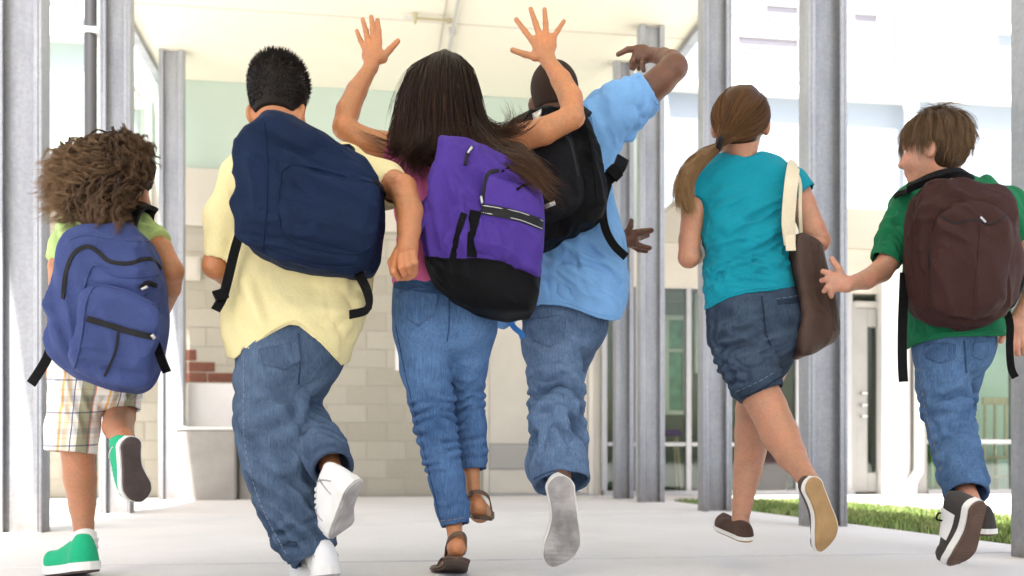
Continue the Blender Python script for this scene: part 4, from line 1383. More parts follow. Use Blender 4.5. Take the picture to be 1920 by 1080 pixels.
# ------------------------------------------------------------------ the children
def pdir(dx, dy, dz=0): return np.array([dx, dz, -dy], float)
def garment(K, name, prims, mat, vox=.005, post=None, folds=(), ringsp=(), smooth=2, parent=None, extra=None, fadeamp=.012, seed=0, wear=()):
    V, Q = sdf_mesh(prims, vox, post, smooth)
    H = np.zeros(len(V))
    mask = np.ones(len(V))
    hp = getattr(post, 'pts', None)
    if hp is not None:
        px = 960 + FPX * V[:, 0] / V[:, 1]; py = HOR - (V[:, 2] - CH) * FPX / V[:, 1]
        above = (np.interp(px, [q[0] for q in hp], [q[1] for q in hp]) - py) * V[:, 1] / FPX
        mask *= np.clip((above + .005) / .06, .12, 1)
    for q in prims:
        if q['op'] == 'add' and q['t'] == 'cap' and q['cutb']:
            ax = q['b'] - q['a']; ax = ax / np.linalg.norm(ax); t = (q['b'] - V) @ ax
            rd = np.linalg.norm(V - q['b'] + np.outer(t, ax), axis=1)
            mask *= np.where(rd < q['rb'] * 1.5, np.clip((t + .004) / .055, .12, 1), 1)
    for i, f in enumerate(folds):
        amp, wl, line = f[0], f[1], f[2]
        at = K.p(*f[3]) if len(f) > 3 and f[3] is not None else None
        rad = f[4] if len(f) > 4 else None
        V = fold(V, Q, amp * 2.3, wl, pdir(*line), at, rad, seed + i * 5 + 1, H=H, stretch=.10, mask=mask, inv=(i % 2 == 1))
    for i, g_ in enumerate(ringsp):
        amp, npm, a, b, t0, t1 = g_[:6]
        V = rings(V, Q, amp * 1.5, npm, K.p(*a), K.p(*b), t0, t1, seed + 30 + i, H=H, mask=mask, rad=g_[6] if len(g_) > 6 else .16)
    V = relax(V, Q, 1, .3)
    fd = .26 + H / fadeamp * .30
    for (x, y, dz, rad, am) in wear: fd = fd + am * np.exp(-(np.linalg.norm((V - K.p(x, y, dz)) * np.array([1.3, .6, .8]), axis=1) / rad) ** 2)
    at = {'fade': np.clip(fd, 0, 1)}
    if extra: at.update(extra(V))
    o = K.part(name, V, Q, mat, parent, at)
    return o, Surf((V, Q)), (V, Q)

def body_part(K, prims, mat, vox=.0045):
    V, Q = sdf_mesh(prims, vox, None, 1)
    return K.part('body', V, Q, mat)
def body_with_hands(K, prims, mat, handclips, vox=.005, creases=()):
    """one body mesh; regions in handclips (centre px, radius m) are meshed finer"""
    V, Q = sdf_mesh(prims, vox, None, 1)
    for (x, y, dz, l, rad) in creases: V = fold(V, Q, .0035, .016, pdir(*l), K.p(x, y, dz), rad, 3, stretch=.1)
    out = []
    keepV, keepQ = V, Q
    for (c, rad) in handclips:
        cc = K.p(*c)
        def post(D, X, Y, Z, cc=cc, rad=rad): return D
        Vh, Qh = sdf_mesh(prims, .0026, None, 1, clip=(cc - rad, cc + rad))
        # drop coarse faces inside and the cut caps of the fine block
        cen = keepV[keepQ].mean(1); inside = np.all(np.abs(cen - cc) < rad - .012, axis=1); keepQ = keepQ[~inside]
        ch = Vh[Qh].mean(1); good = np.all(np.abs(ch - cc) < rad - .008, axis=1); Qh = Qh[good]
        out.append((Vh, Qh))
    Vj, Qj, _ = join([(keepV, keepQ)] + out)
    used = np.unique(Qj); mp = np.full(len(Vj), -1); mp[used] = np.arange(len(used))
    return K.part('body', Vj[used], mp[Qj], mat)

def pack_root(label, K, x, y, dz):
    r = empty('backpack', K.p(x, y, dz))
    tag(r, label, 'backpack', 'school bags the children carry')
    return r

def trunk(K, chest, hips, rsh=.055):
    """hidden trunk that joins neck, arms and legs: chest = (x, y, dz, half width px), hips likewise"""
    x, y, dz, w = chest; x2, y2, dz2, w2 = hips
    pr = [cap(K.p(x - w + 25, y, dz), K.p(x + w - 25, y, dz), rsh, rsh, .05),
          cap(K.p(x - w * .45, y + 50, dz), K.p(x2 - w2 * .4, y2 - 40, dz2), .064, .062, .05, .75), cap(K.p(x + w * .45, y + 50, dz), K.p(x2 + w2 * .4, y2 - 40, dz2), .064, .062, .05, .75),
          cap(K.p(x2 - w2 * .45, y2, dz2), K.p(x2 + w2 * .45, y2, dz2), .075, .075, .05)]
    return pr

# ================================================================= boy in the yellow polo shirt
K = KB = Kid('running boy in a yellow polo shirt and baggy jeans with cropped black hair', 2.72, 545)
R = head_frame(0, 22, 0); hc = K.p(522, 188, .02)
hp_, L = head_prims(hc, R, 1.08, earz=-.050, ear=1.1)
body = trunk(K, (568, 330, .05, 118), (548, 650, .02, 80)) + hp_
body += K.chain([(523, 225, .01, 37), (530, 300, .02, 40)], .03)
body += K.chain([(446, 335, .02, 32), (422, 412, 0, 25), (408, 470, .0, 22), (404, 498, .0, 22)]) + K.chain([(404, 500, 0, 22), (440, 530, .16, 19), (470, 520, .24, 14)], .02)
body += K.chain([(690, 335, 0, 34), (736, 346, -.08, 28), (756, 352, -.13, 25)])
body += K.chain([(756, 354, -.13, 25), (768, 395, -.17, 25), (767, 430, -.18, 22), (764, 464, -.19, 18)])
# fist, thumb side to the left
dzf = -.19
body += hand_px(K, [((764, 466, dzf), (762, 490, dzf), 19, 21), ((752, 482, dzf + .01), (768, 508, dzf + .01), 17, 16)],
    [dict(p=[(742, 487, dzf - .012), (739, 508, dzf - .028), (747, 521, dzf - .012)], r=8.5),
     dict(p=[(752, 480, dzf - .03), (753, 500, dzf - .042), (758, 514, dzf - .026)], r=8),
     dict(p=[(763, 477, dzf - .033), (766, 497, dzf - .045), (770, 509, dzf - .028)], r=8),
     dict(p=[(774, 475, dzf - .029), (778, 492, dzf - .04), (779, 503, dzf - .024)], r=7.5),
     dict(p=[(747, 470, dzf + .0), (734, 492, dzf - .004), (737, 513, dzf + .006)], r=8.5),
     dict(p=[(750, 518, dzf + .01), (765, 518, dzf + .01), (776, 508, dzf + .01)], r=9)])
body += K.chain([(520, 680, .02, 40), (535, 830, .0, 30), (594, 1036, -.06, 16), (604, 1060, -.07, 15)])
body += K.chain([(590, 680, .03, 34), (560, 755, .15, 26), (612, 850, -.05, 22), (624, 890, -.12, 20), (640, 912, -.2, 20)])
body_with_hands(K, body, M['skinB'], [((760, 490, dzf), .075), ((522, 200, 0), .155)], creases=[(752, 356, -.14, (1, .2), .05)])
eyes(K, L, 1.08, R)
# hair: clipped sides, short spikes on top
def cropped(K, R, c, S, top=.006, line=-.062, mat='hairB', n=2600, ln=.016, seed=1, topn=True):
    def post(D, X, Y, Z):
        q0, q1, q2 = X - c[0], Y - c[1], Z - c[2]
        ly = q0 * R[0, 1] + q1 * R[1, 1] + q2 * R[2, 1]; lz = q0 * R[0, 2] + q1 * R[1, 2] + q2 * R[2, 2]
        cut = np.maximum((line * S - lz) + .0 * ly, (ly - .078 * S))
        cut = np.maximum(cut, np.minimum(ly - .012 * S, (.03 * S - lz)))      # temples stay clear
        return np.maximum(D, cut)
    e = lambda q, r: ell(c + R @ (np.array(q) * S), np.array(r) * S, R, .02)
    V, Q = sdf_mesh([e((0, -.010, .024), (.0775, .0935, .087)), e((0, .002, -.028), (.064, .070, .066))], .0035, post, 2)
    V = V + vnormals(V, Q) * (.0005 * noise3(V / .006))[:, None]
    rs = np.random.RandomState(seed); parts = [(V, Q, np.zeros(len(V)))]
    if n:
        N = vnormals(V, Q); lz = (V - c) @ R[:, 2]; ly = (V - c) @ R[:, 1]; out = N @ R[:, 2]
        pick = np.nonzero((lz > -.05 * S) & (np.einsum('ij,ij->i', N, V - c) > .0))[0]
        i = rs.choice(pick, n); hz = np.clip((lz[i] / S - .02) / .06, 0, 1)
        l = (ln * .25 + ln * hz) * rs.uniform(.6, 1.15, n)
        dr = N[i] + rs.normal(size=(n, 3)) * .25 + hz[:, None] * R[:, 2] * .6; dr /= np.linalg.norm(dr, axis=1)[:, None]
        tt = np.linspace(-.15, 1, 4)
        C = V[i][:, None, :] + dr[:, None, :] * (l[:, None] * tt)[:, :, None]
        parts.append(strand_mesh(C, .0011, .0004))
    V, Q, T = join(parts)
    return K.part('hair', V, Q, M[mat], None, {'tip': T * 0, 'rnd': RND})
cropped(K, R, hc, 1.08, n=6500, ln=.019)
# jeans
ll = [(505, 665, 0, 58), (507, 720, 0, 64), (510, 780, -.01, 66), (519, 835, -.02, 65), (528, 890, -.03, 60), (543, 945, -.04, 58), (565, 995, -.05, 54), (592, 1044, -.06, 47)]
rl = [(596, 668, .02, 46), (578, 712, .09, 40), (558, 752, .15, 36), (584, 798, .05, 37), (608, 842, -.05, 40), (624, 880, -.13, 42)]
pr = K.rows([(630, 452, 652, .01, .09), (680, 444, 640, .01, .10)], .06) + K.chain(ll, .02, cut=True) + K.chain(rl, .02, cut=True)
pr += [K.hollow(ll[-2], ll[-1], .012), K.hollow(rl[-2], rl[-1], .013, 1.2)]
oB, sB, vqB = garment(K, 'jeans', pr, M['denimB'], folds=[(.009, .075, (1, .35), (510, 850, -.1), .16), (.009, .07, (1, -.5), (500, 760, -.1), .14), (.009, .05, (.7, .6), (560, 980, -.1), .14), (.007, .035, (1, .5), (605, 830, -.02), .1), (.007, .07, (1, .9), (500, 900, -.1), .14)],
    ringsp=[(.006, 24, (560, 960, -.04), (600, 1050, -.06), .1, 1.05)], fadeamp=.018, seed=2, wear=[(500, 740, -.08, .12, .35), (585, 800, 0, .08, .15), (560, 640, -.05, .06, -.2)])
lay_patch(sB, 'pocket', [(484, 655), (560, 640), (566, 676), (535, 694), (495, 684)], .0035, M['denimB'], oB, K.root, attrs=None)
lay_stitches(sB, 'pocket_stitching', [(488, 660), (499, 681), (535, 690), (562, 674)], M['stitchb'], oB, K.root)
lay_stitches(sB, 'side_seam', [(457, 670), (458, 720), (457, 780), (462, 850), (480, 920), (505, 980), (540, 1045)], M['stitchb'], oB, K.root, .0018)
lay_tube(sB, 'seat_seam', [(560, 625), (563, 670), (560, 720)], .0025, M['denimB'], oB, K.root)
lay_tube(sB, 'hem', [(541, 1056), (570, 1050), (610, 1038), (636, 1022)], .004, M['denimB'], oB, K.root)
# polo shirt
sl = [(452, 335, .01, 44), (424, 410, 0, 37), (411, 488, 0, 28)]
sr = [(672, 330, .0, 44), (716, 348, -.04, 38), (740, 352, -.09, 34)]
pr = K.rows([(305, 455, 690, .05, .06), (345, 440, 700, .05, .075), (400, 428, 705, .04, .09), (460, 430, 705, .04, .1), (520, 428, 698, .03, .105), (575, 420, 688, .02, .108), (625, 420, 668, .02, .11), (675, 430, 652, .02, .11)], .05)
pr += K.chain([(480, 290, .05, 38), (560, 290, .05, 38)], .05)
pr += K.chain(sl, .03, cut=True) + K.chain(sr, .03, cut=True) + [K.hollow(sl[-2], sl[-1], .010, .6), K.hollow(sr[-2], sr[-1], .010, .6)]
oS, sS, vqS = garment(K, 'polo_shirt', pr, M['yellow'], post=hem_cut(K, [(380, 700), (414, 668), (440, 674), (452, 664), (457, 648), (462, 664), (472, 652), (505, 628), (542, 609), (560, 612), (602, 645), (640, 686), (652, 680), (662, 620)][0:13], .10, .013), 
    folds=[(.006, .06, (.6, 1), (540, 560, -.1), .14), (.006, .05, (1, .35), (640, 560, -.1), .12), (.004, .05, (.2, 1), (415, 430, -.05), .12), (.004, .09, (.5, 1), None)], seed=5)
lay_tube(sS, 'hem_fold', [(466, 654), (505, 622), (542, 603), (562, 607), (602, 638), (636, 672)], .003, M['yellow'], oS, K.root)
lay_ribbon(sS, 'sleeve_band', [(384, 482), (405, 485), (438, 482)], .012, M['yellow'], oS, K.root, .003)
# collar
V, F = tube_geo(np.array([K.p(485, 262, .02), K.p(500, 245, -.03), K.p(525, 240, -.05), K.p(552, 245, -.03), K.p(565, 262, .02)]), .016, 8)
K.part('collar', V, F, M['yellow'], oS)
# shoes: left on the ground, right kicked up
V, F = tube_geo(catmull(np.array([K.p(592, 1026, -.06), K.p(600, 1046, -.07), K.p(606, 1066, -.08)]), .006), .039, 18); K.part('sock', V, F, M['sock'])
o, f = shoe(K, (628, 1080, -.13), (566, 1088, .06), (-.1, .1, 1), 'plain', -1, .46, h=.078, sole_h=.028, mats=('whiteshoe', 'rubberw', 'rubbergr'))
shoe_lines(K, o, f, [(.10, .25, .34, 1.2), (.10, 2.9, .34, 1.95), (.24, .1, .24, .9), (.24, 3.04, .24, 2.2)], M['rubbergr'], .0016, 'seam'); shoe_lines(K, o, f, LACES, M['sock'], .003)
o, f = shoe(K, (662, 908, -.30), (640, 1015, -.14), (-.80, .55, .25), 'plain', 1, .40, h=.085, sole_h=.026, mats=('whiteshoe', 'rubberw', 'rubbergr'))
shoe_lines(K, o, f, [(.10, .25, .34, 1.2), (.10, 2.9, .34, 1.95), (.24, .1, .24, .9), (.24, 3.04, .24, 2.2), (.62, .1, .66, 1.2), (.62, 3.04, .66, 1.95)], M['rubbergr'], .0016, 'seam'); shoe_lines(K, o, f, LACES, M['sock'], .003)
# navy backpack, swung to the right
bp = pack_root('navy blue backpack tilted on the back of the boy in yellow', K, 585, 400, -.18)
dpk = K.d - .17
poly = [(450, 266), (476, 240), (508, 215), (535, 211), (562, 218), (630, 256), (692, 293), (718, 326), (718, 400), (706, 470), (690, 502), (662, 512), (600, 508), (530, 492), (478, 466), (452, 440), (446, 350)]
V, Q = puff(poly, dpk, .20, .042, .005, slope=(.10, -.12), sharp=True, smooth=3, belly=.02)
V = fold(V, Q, .008, .09, pdir(1, .4), None, None, 3); V = fold(V, Q, .022, .05, pdir(.12, 1), K.p(475, 340, -.2), .13, 4); V = fold(V, Q, .016, .05, pdir(1, .45), K.p(600, 285, -.25), .15, 8, inv=True); V = fold(V, Q, .012, .045, pdir(1, .15), K.p(560, 480, -.25), .13, 12)
pb = vpart('pack_body', V, Q, M['navy'], bp, bp); s1 = Surf((V, Q))
pk = [(528, 312), (560, 300), (640, 320), (700, 334), (712, 350), (706, 420), (692, 462), (660, 472), (590, 462), (540, 446), (522, 400)]
V2, Q2 = puff(pk, dpk - .085, .075, .033, .0045, slope=(.10, -.12))
V2 = fold(V2, Q2, .009, .07, pdir(1, .3), None, None, 9); V2 = fold(V2, Q2, .012, .05, pdir(.7, 1), K.p(560, 340, -.3), .09, 10, inv=True); V2 = fold(V2, Q2, .008, .04, pdir(1, .2), K.p(560, 440, -.3), .08, 11)
fp = vpart('front_pocket', V2, Q2, M['navy'], bp, bp); s2 = Surf((V, Q), (V2, Q2))
lay_ribbon(s2, 'zip_flap', [(524, 318), (560, 305), (640, 326), (706, 342)], .014, M['navy'], fp, bp, .005)
lay_tube(s2, 'piping', [(528, 318), (522, 400), (540, 448), (590, 466), (660, 476), (694, 464)], .0028, M['navy'], fp, bp)
lay_tube(s1, 'seam', [(494, 228), (500, 290), (500, 380), (492, 470)], .0028, M['navy'], pb, bp)
lay_tube(s1, 'seam', [(470, 450), (540, 482), (610, 498), (690, 500)], .0028, M['navy'], pb, bp)
lay_ribbon(s2, 'zip_tab', [(700, 340), (712, 352), (720, 366)], .009, M['greyny'], fp, bp, .004, .004)
hang_strap('strap', [K.p(452, 430, -.1), K.p(440, 470, -.1), K.p(428, 520, -.1), K.p(418, 556, -.11), K.p(404, 582, -.12)], .026, .004, M['webbing'], bp, bp)
hang_strap('strap_end', [K.p(424, 548, -.115), K.p(416, 552, -.12), K.p(402, 556, -.13)], .03, .012, M['webbing'], bp, bp)
hang_strap('strap', [K.p(668, 505, -.17), K.p(686, 540, -.2), K.p(692, 565, -.2), K.p(686, 582, -.19), K.p(655, 590, -.18)], .026, .004, M['webbing'], bp, bp, face=(-.5, -.8, .3))
hang_strap('shoulder_strap', [K.p(462, 270, -.06), K.p(452, 262, .0), K.p(455, 280, .1)], .05, .012, M['navy'], bp, bp)
hang_strap('shoulder_strap', [K.p(640, 275, -.1), K.p(650, 285, .0), K.p(660, 320, .1)], .05, .012, M['navy'], bp, bp)

# ================================================================= girl with raised arms, purple pack
K = KC = Kid('running girl with both arms raised, long black hair and a pink shirt', 2.85, 845)
R = head_frame(0, 8, 0); hc = K.p(828, 190, .02)
hp_, L = head_prims(hc, R, .96)
body = trunk(K, (842, 310, .04, 105), (832, 590, .02, 85)) + hp_
body += K.chain([(828, 240, .02, 30), (836, 290, .03, 32)], .03)
body += K.chain([(752, 290, .03, 33), (722, 277, .02, 29), (680, 262, .0, 24), (646, 240, -.015, 22)])
body += K.chain([(645, 239, -.015, 21), (652, 208, -.0, 22), (669, 170, .01, 19), (694, 128, .02, 13)])
body += K.chain([(930, 285, .03, 31), (965, 262, .0, 26), (1020, 246, -.03, 25), (1074, 220, -.05, 22)])
body += K.chain([(1075, 219, -.05, 21), (1070, 184, -.03, 22), (1052, 150, -.01, 19), (1029, 115, .01, 13)])
fs = 1
body += hand_px(K, [((696, 124, .02), (700, 105, .02), 13, 15), ((690, 104, .02), (691, 86, .02), 12, 9), ((704, 104, .02), (706, 84, .02), 13, 10), ((712, 106, .022), (718, 110, .026), 11, 9)],
    [dict(p=[(684, 92, .02), (676, 76, .028), (669, 58, .036)], r=5.4), dict(p=[(690, 80, .02), (686, 58, .024), (680, 37, .034)], r=6),
     dict(p=[(702, 78, .02), (699, 54, .022), (696, 31, .03)], r=6.2), dict(p=[(711, 80, .02), (710, 58, .022), (708, 38, .032)], r=6),
     dict(p=[(716, 110, .025), (731, 93, .03), (746, 77, .034)], r=7)])
body += hand_px(K, [((1027, 112, .01), (1022, 92, .01), 14, 17), ((1010, 88, .01), (1002, 76, .01), 12, 9), ((1018, 84, .01), (1016, 70, .01), 13, 10), ((1032, 84, .01), (1034, 72, .01), 12, 10), ((1014, 102, .012), (1003, 106, .016), 11, 9)],
    [dict(p=[(1034, 76, .01), (1046, 57, .016), (1057, 40, .024)], r=5.6), dict(p=[(1024, 68, .01), (1023, 44, .014), (1021, 18, .024)], r=6.2),
     dict(p=[(1012, 68, .01), (1004, 43, .014), (995, 17, .024)], r=6.4), dict(p=[(998, 76, .01), (984, 58, .016), (968, 37, .024)], r=6.2),
     dict(p=[(1006, 107, .014), (984, 102, .02), (961, 94, .026)], r=7)])
body += K.chain([(790, 620, .02, 38), (815, 800, -.02, 26), (850, 975, -.055, 16), (854, 1012, -.09, 14)])
body += K.chain([(882, 620, .03, 34), (877, 745, .09, 22), (884, 885, .06, 15), (888, 930, .035, 13)])
# bare feet
body += [ell(K.p(857, 1024, -.11), np.array([.026, .034, .030]), None, .02)] + K.chain([(857, 1028, -.10, 16), (846, 1050, .0, 13), (838, 1060, .06, 11)], .02) + K.chain([(832, 1066, .06, 11), (826, 1070, .10, 9)], .01)
body += [ell(K.p(895, 950, .02), np.array([.025, .034, .030]), None, .02)] + K.chain([(896, 955, .03, 16), (900, 960, .12, 18), (902, 962, .19, 17)], .02)
body_with_hands(K, body, M['skinC'], [((704, 88, .02), .105), ((1012, 70, .01), .115)], creases=[(1084, 216, -.05, (.6, 1), .05), (640, 238, -.015, (-.6, 1), .05)])
eyes(K, L, 1.0, R)
# jeans
ll = [(788, 625, 0, 50), (798, 690, 0, 46), (808, 750, -.01, 41), (816, 800, -.02, 37), (826, 850, -.03, 34), (838, 900, -.04, 32), (848, 950, -.05, 30), (854, 986, -.06, 27)]
rl = [(885, 620, .02, 46), (878, 690, .05, 34), (875, 745, .09, 31), (880, 800, .08, 31), (884, 845, .07, 28), (887, 882, .06, 26)]
pr = K.rows([(535, 737, 928, .01, .085), (575, 736, 932, .0, .1), (610, 738, 930, .0, .10)], .05) + K.chain(ll, .02, cut=True) + K.chain(rl, .02, cut=True)
pr += [K.hollow(ll[-2], ll[-1], .010), K.hollow(rl[-2], rl[-1], .010)]
oB, sB, vqB = garment(K, 'jeans', pr, M['denimC'], folds=[(.003, .05, (1, .2), (815, 700, -.1), .14), (.004, .03, (1, .1), (876, 745, 0), .07)],
    ringsp=[(.0048, 34, (806, 740, -.02), (840, 905, -.04), -.05, .95), (.004, 34, (876, 715, .06), (884, 860, .07), .0, .45), (.003, 30, (845, 930, -.05), (856, 990, -.06), .1, .9)], fadeamp=.012, seed=12, wear=[(790, 650, -.08, .10, .38), (885, 640, -.05, .09, .35), (815, 800, -.05, .06, -.2), (836, 560, -.05, .05, -.2), (832, 900, -.06, .08, .2)])
for poly in ([(748, 548), (752, 590), (784, 612), (818, 588), (824, 546), (786, 538)], [(886, 578), (890, 596), (908, 610), (926, 600), (930, 580)]):
    lay_patch(sB, 'pocket', poly, .003, M['denimC'], oB, K.root)
lay_stitches(sB, 'pocket_stitching', [(751, 552), (755, 588), (784, 608), (815, 586), (821, 550)], M['stitch'], oB, K.root)
lay_stitches(sB, 'pocket_stitching', [(752, 562), (780, 570), (806, 564), (820, 562)], M['stitch'], oB, K.root)
lay_stitches(sB, 'pocket_stitching', [(756, 568), (780, 577), (806, 571), (818, 569)], M['stitch'], oB, K.root)
lay_ribbon(sB, 'waistband', [(738, 530), (790, 540), (840, 544), (900, 540), (928, 532)], .03, M['denimC'], oB, K.root, .004)
lay_tube(sB, 'seat_seam', [(842, 560), (842, 610), (838, 640)], .0022, M['denimC'], oB, K.root)
lay_tube(sB, 'side_seam', [(742, 610), (760, 700), (784, 800), (808, 900), (826, 975)], .0022, M['denimC'], oB, K.root)
lay_stitches(sB, 'hem_stitching', [(828, 976), (850, 974), (878, 968)], M['stitch'], oB, K.root)
# pink shirt
pr = K.rows([(290, 738, 945, .04, .055), (330, 724, 950, .04, .075), (390, 735, 950, .03, .085), (450, 742, 950, .02, .085), (510, 740, 942, .01, .09), (545, 736, 934, .01, .095)], .045)
sl = [(760, 295, .035, 37), (722, 279, .02, 33)]; sr = [(925, 285, .03, 37), (955, 268, .005, 33)]
pr += K.chain(sl, .03, cut=True) + K.chain(sr, .03, cut=True)
oS, sS, vqS = garment(K, 'pink_shirt', pr, M['pink'], post=hem_cut(K, [(700, 534), (740, 536), (840, 544), (960, 536)], .06), folds=[(.005, .04, (.6, 1), (745, 330, 0), .12), (.005, .05, (.3, 1), None), (.004, .03, (1, .3), (745, 500, 0), .1)], seed=15)
# sandals
def sandal(K, heel, toe, up, side, straps):
    o, f = shoe(K, heel, toe, up, 'plain', side, .36, h=.0035, sole_h=.011, mats=('leather', 'leather', 'leather'), name='sandal')
    for pts in straps:
        L_ = catmull(np.array([K.p(*q) for q in pts]), .008)
        cen = L_.mean(0); N = L_ - cen; N[:, 2] *= .2
        V, F = ribbon_geo(L_, N, .011, .004); vpart('strap', V, F, M['leather'], o, K.root, smooth=False)
    return o
sandal(K, (868, 1052, -.15), (826, 1082, .10), (.05, .35, 1), -1, [[(870, 1040, -.12), (874, 1012, -.12), (866, 1000, -.13), (850, 1003, -.13), (838, 1018, -.11), (836, 1042, -.06)], [(816, 1068, .04), (830, 1048, .06), (852, 1060, .05), (858, 1072, .03)]])
sandal(K, (897, 974, -.02), (903, 972, .22), (.12, .05, 1), 1, [[(922, 958, .04), (916, 932, .02), (900, 922, -.0), (884, 924, .0), (874, 938, .03), (874, 958, .06)], [(876, 962, .16), (900, 938, .15), (926, 962, .16)]])
# long hair
gd = []
for a in np.linspace(-1, 1, 13):
    b = 1 - a * a
    pts = [(834 + a * 20, 97 + 9 * abs(a), .035 - .02 * b), (830 + a * 52, 110 + 18 * abs(a), -.05 * b), (826 + a * 67, 156 + 8 * abs(a), -.095 * b - .005), (825 + a * 78, 205, -.115 * b - .01), (826 + a * 86, 245, -.12 * b - .015), (828 + a * 94, 268 + 8 * b, -.13 * b - .03)]
    if a < -.6: pts += [(742, 280, -.05), (728 + 20 * (a + 1), 292, -.03)]
    elif a < 0.1: pts += [(790 + a * 60, 290, -.10), (794 + a * 50, 312, -.10), (798 + a * 50, 340, -.08)]
    else: pts += [(850 + a * 90, 290, -.15), (890 + a * 90, 310, -.21), (930 + a * 80, 330, -.27)]
    gd.append([K.p(*q) for q in pts])
P1 = strands(gd, 7500, 16, .006, .022, .0009, .0005, 21, wav=.010, wfreq=9, minlen=.62, clump=5, cspread=.004)
P1b = strands(gd, 420, 16, .010, .048, .0007, .0003, 27, wav=.014, wfreq=6, minlen=.5)
fl = [[(900, 215, -.06), (930, 262, -.1), (965, 275, -.14), (990, 300, -.24), (1015, 330, -.29), (1040, 352, -.29)], [(890, 230, -.08), (925, 280, -.15), (965, 296, -.22), (1000, 318, -.28), (1030, 345, -.3), (1062, 362, -.29)],
      [(880, 240, -.1), (920, 290, -.18), (960, 310, -.27), (1000, 340, -.31), (1020, 370, -.31), (1045, 380, -.29)]]
P2 = strands([[K.p(*q) for q in g_] for g_ in fl], 800, 16, .016, .036, .0011, .0005, 22, wav=.012, wfreq=7, minlen=.6)
fly = [[(905, 215, -.05), (930, 235, -.06), (958, 232, -.08), (952, 205, -.1), (938, 186, -.1)], [(900, 220, -.05), (935, 248, -.06), (968, 238, -.08), (982, 222, -.1), (970, 210, -.1)], [(905, 225, -.05), (940, 248, -.07), (985, 240, -.1), (1005, 220, -.12), (1030, 205, -.12)]]
P3 = strands([[K.p(*q) for q in g_] for g_ in fly], 200, 14, .010, .026, .0009, .0004, 23, wav=.008, minlen=.6)
fly2 = [[(760, 262, -.03), (725, 255, -.03), (690, 244, -.04), (660, 235, -.05)], [(765, 270, -.03), (735, 285, -.03), (700, 270, -.05), (660, 248, -.05)], [(770, 280, -.03), (745, 372, -.03), (742, 408, -.02), (720, 432, -.02)]]
P4 = strands([[K.p(*q) for q in g_] for g_ in fly2], 60, 14, .006, .014, .0009, .0004, 24, wav=.006, minlen=.6)
base = [ell(K.p(829, 180, .015), (.080, .086, .100), None, .03), cap(K.p(828, 205, -.02), K.p(826, 258, -.035), .080, .092, .04, .8)]
Vb, Qb = sdf_mesh(base, .006, None, 2)
tt = np.zeros(len(Vb))
P1 = (P1[0], P1[1], P1[2] ** 2 * .35, P1[3]); P2 = (P2[0], P2[1], P2[2] * .9, P2[3])
Vh, Qh, Th = join([(Vb - 0, Qb, tt), P1, P1b, P2, P3, P4])
K.part('hair', Vh, Qh, M['hairC'], None, {'tip': Th, 'rnd': RND})
# purple backpack
bp = pack_root('purple and black backpack on the girl with raised arms', K, 910, 430, -.18)
dpk = K.d - .17
poly = [(828, 262), (880, 262), (935, 285), (985, 318), (1016, 350), (1022, 420), (1018, 490), (1010, 560), (996, 585), (950, 592), (890, 582), (845, 558), (815, 528), (798, 490), (790, 430), (806, 360), (818, 300)]
V, Q = puff(poly, dpk, .19, .040, .005, slope=(.12, -.10), sharp=True, smooth=3, belly=.02)
V = fold(V, Q, .026, .065, pdir(.25, 1), K.p(850, 350, -.25), .16, 3); V = fold(V, Q, .020, .05, pdir(.15, 1), K.p(830, 450, -.25), .13, 5, inv=True); V = fold(V, Q, .007, .09, pdir(1, .3), None, None, 6)
V = fold(V, Q, .018, .05, pdir(1, .55), K.p(970, 330, -.25), .12, 7)
cen = V[Q].mean(1); px = 960 + FPX * cen[:, 0] / cen[:, 1]; py = HOR - (cen[:, 2] - CH) * FPX / cen[:, 1]
low = py > np.interp(px, [780, 800, 850, 900, 960, 1020], [470, 480, 486, 484, 496, 524])
pb = vpart('pack_body', V, Q[~low], M['purple'], bp, bp)
vpart('pack_base', V, Q[low], M['blackny'], bp, bp)
s1 = Surf((V, Q))
pk = [(908, 318), (935, 332), (1000, 352), (1017, 380), (1016, 450), (1008, 512), (960, 500), (905, 480), (886, 465), (898, 400)]
V2, Q2 = puff(pk, dpk - .09, .07, .028, .0045, slope=(.12, -.10))
V2 = fold(V2, Q2, .008, .06, pdir(1, .4), None, None, 9); V2 = fold(V2, Q2, .011, .045, pdir(.3, 1), K.p(960, 460, -.3), .10, 10)
fp = vpart('front_pocket', V2, Q2, M['purple'], bp, bp); s2 = Surf((V, Q), (V2, Q2))
lay_ribbon(s2, 'pocket_zip', [(904, 392), (940, 398), (980, 408), (1016, 422)], .028, M['zip'], fp, bp, .004, .002)
lay_tube(s2, 'reflective_piping', [(905, 385), (940, 391), (980, 400), (1016, 414)], .0016, M['metal'], fp, bp, .003)
lay_tube(s2, 'reflective_piping', [(904, 398), (940, 405), (980, 415), (1015, 429)], .0016, M['metal'], fp, bp, .003)
lay_ribbon(s2, 'side_zip', [(905, 384), (908, 350), (916, 325), (935, 320)], .010, M['zip'], fp, bp, .004, .001)
lay_ribbon(s1, 'trim', [(892, 395), (886, 430), (884, 482)], .030, M['blackny'], pb, bp, .004, .001)
lay_ribbon(s1, 'trim', [(870, 400), (858, 440), (848, 486)], .018, M['blackny'], pb, bp, .004, .001)
lay_ribbon(s2, 'seam', [(940, 322), (960, 312), (985, 318)], .006, M['blackny'], pb, bp, .004, .001)
lay_ribbon(s2, 'seam', [(968, 356), (990, 345), (1012, 348)], .006, M['blackny'], pb, bp, .004, .001)
lay_tube(s2, 'zip_puller', [(904, 368), (906, 382)], .0045, M['metal'], fp, bp, .004)
lay_ribbon(s1, 'zip_loop', [(872, 310), (876, 290), (884, 276)], .008, M['zip'], pb, bp, .005, .003)
lay_tube(s1, 'zip_puller', [(878, 288), (886, 278)], .004, M['metal'], pb, bp, .005)
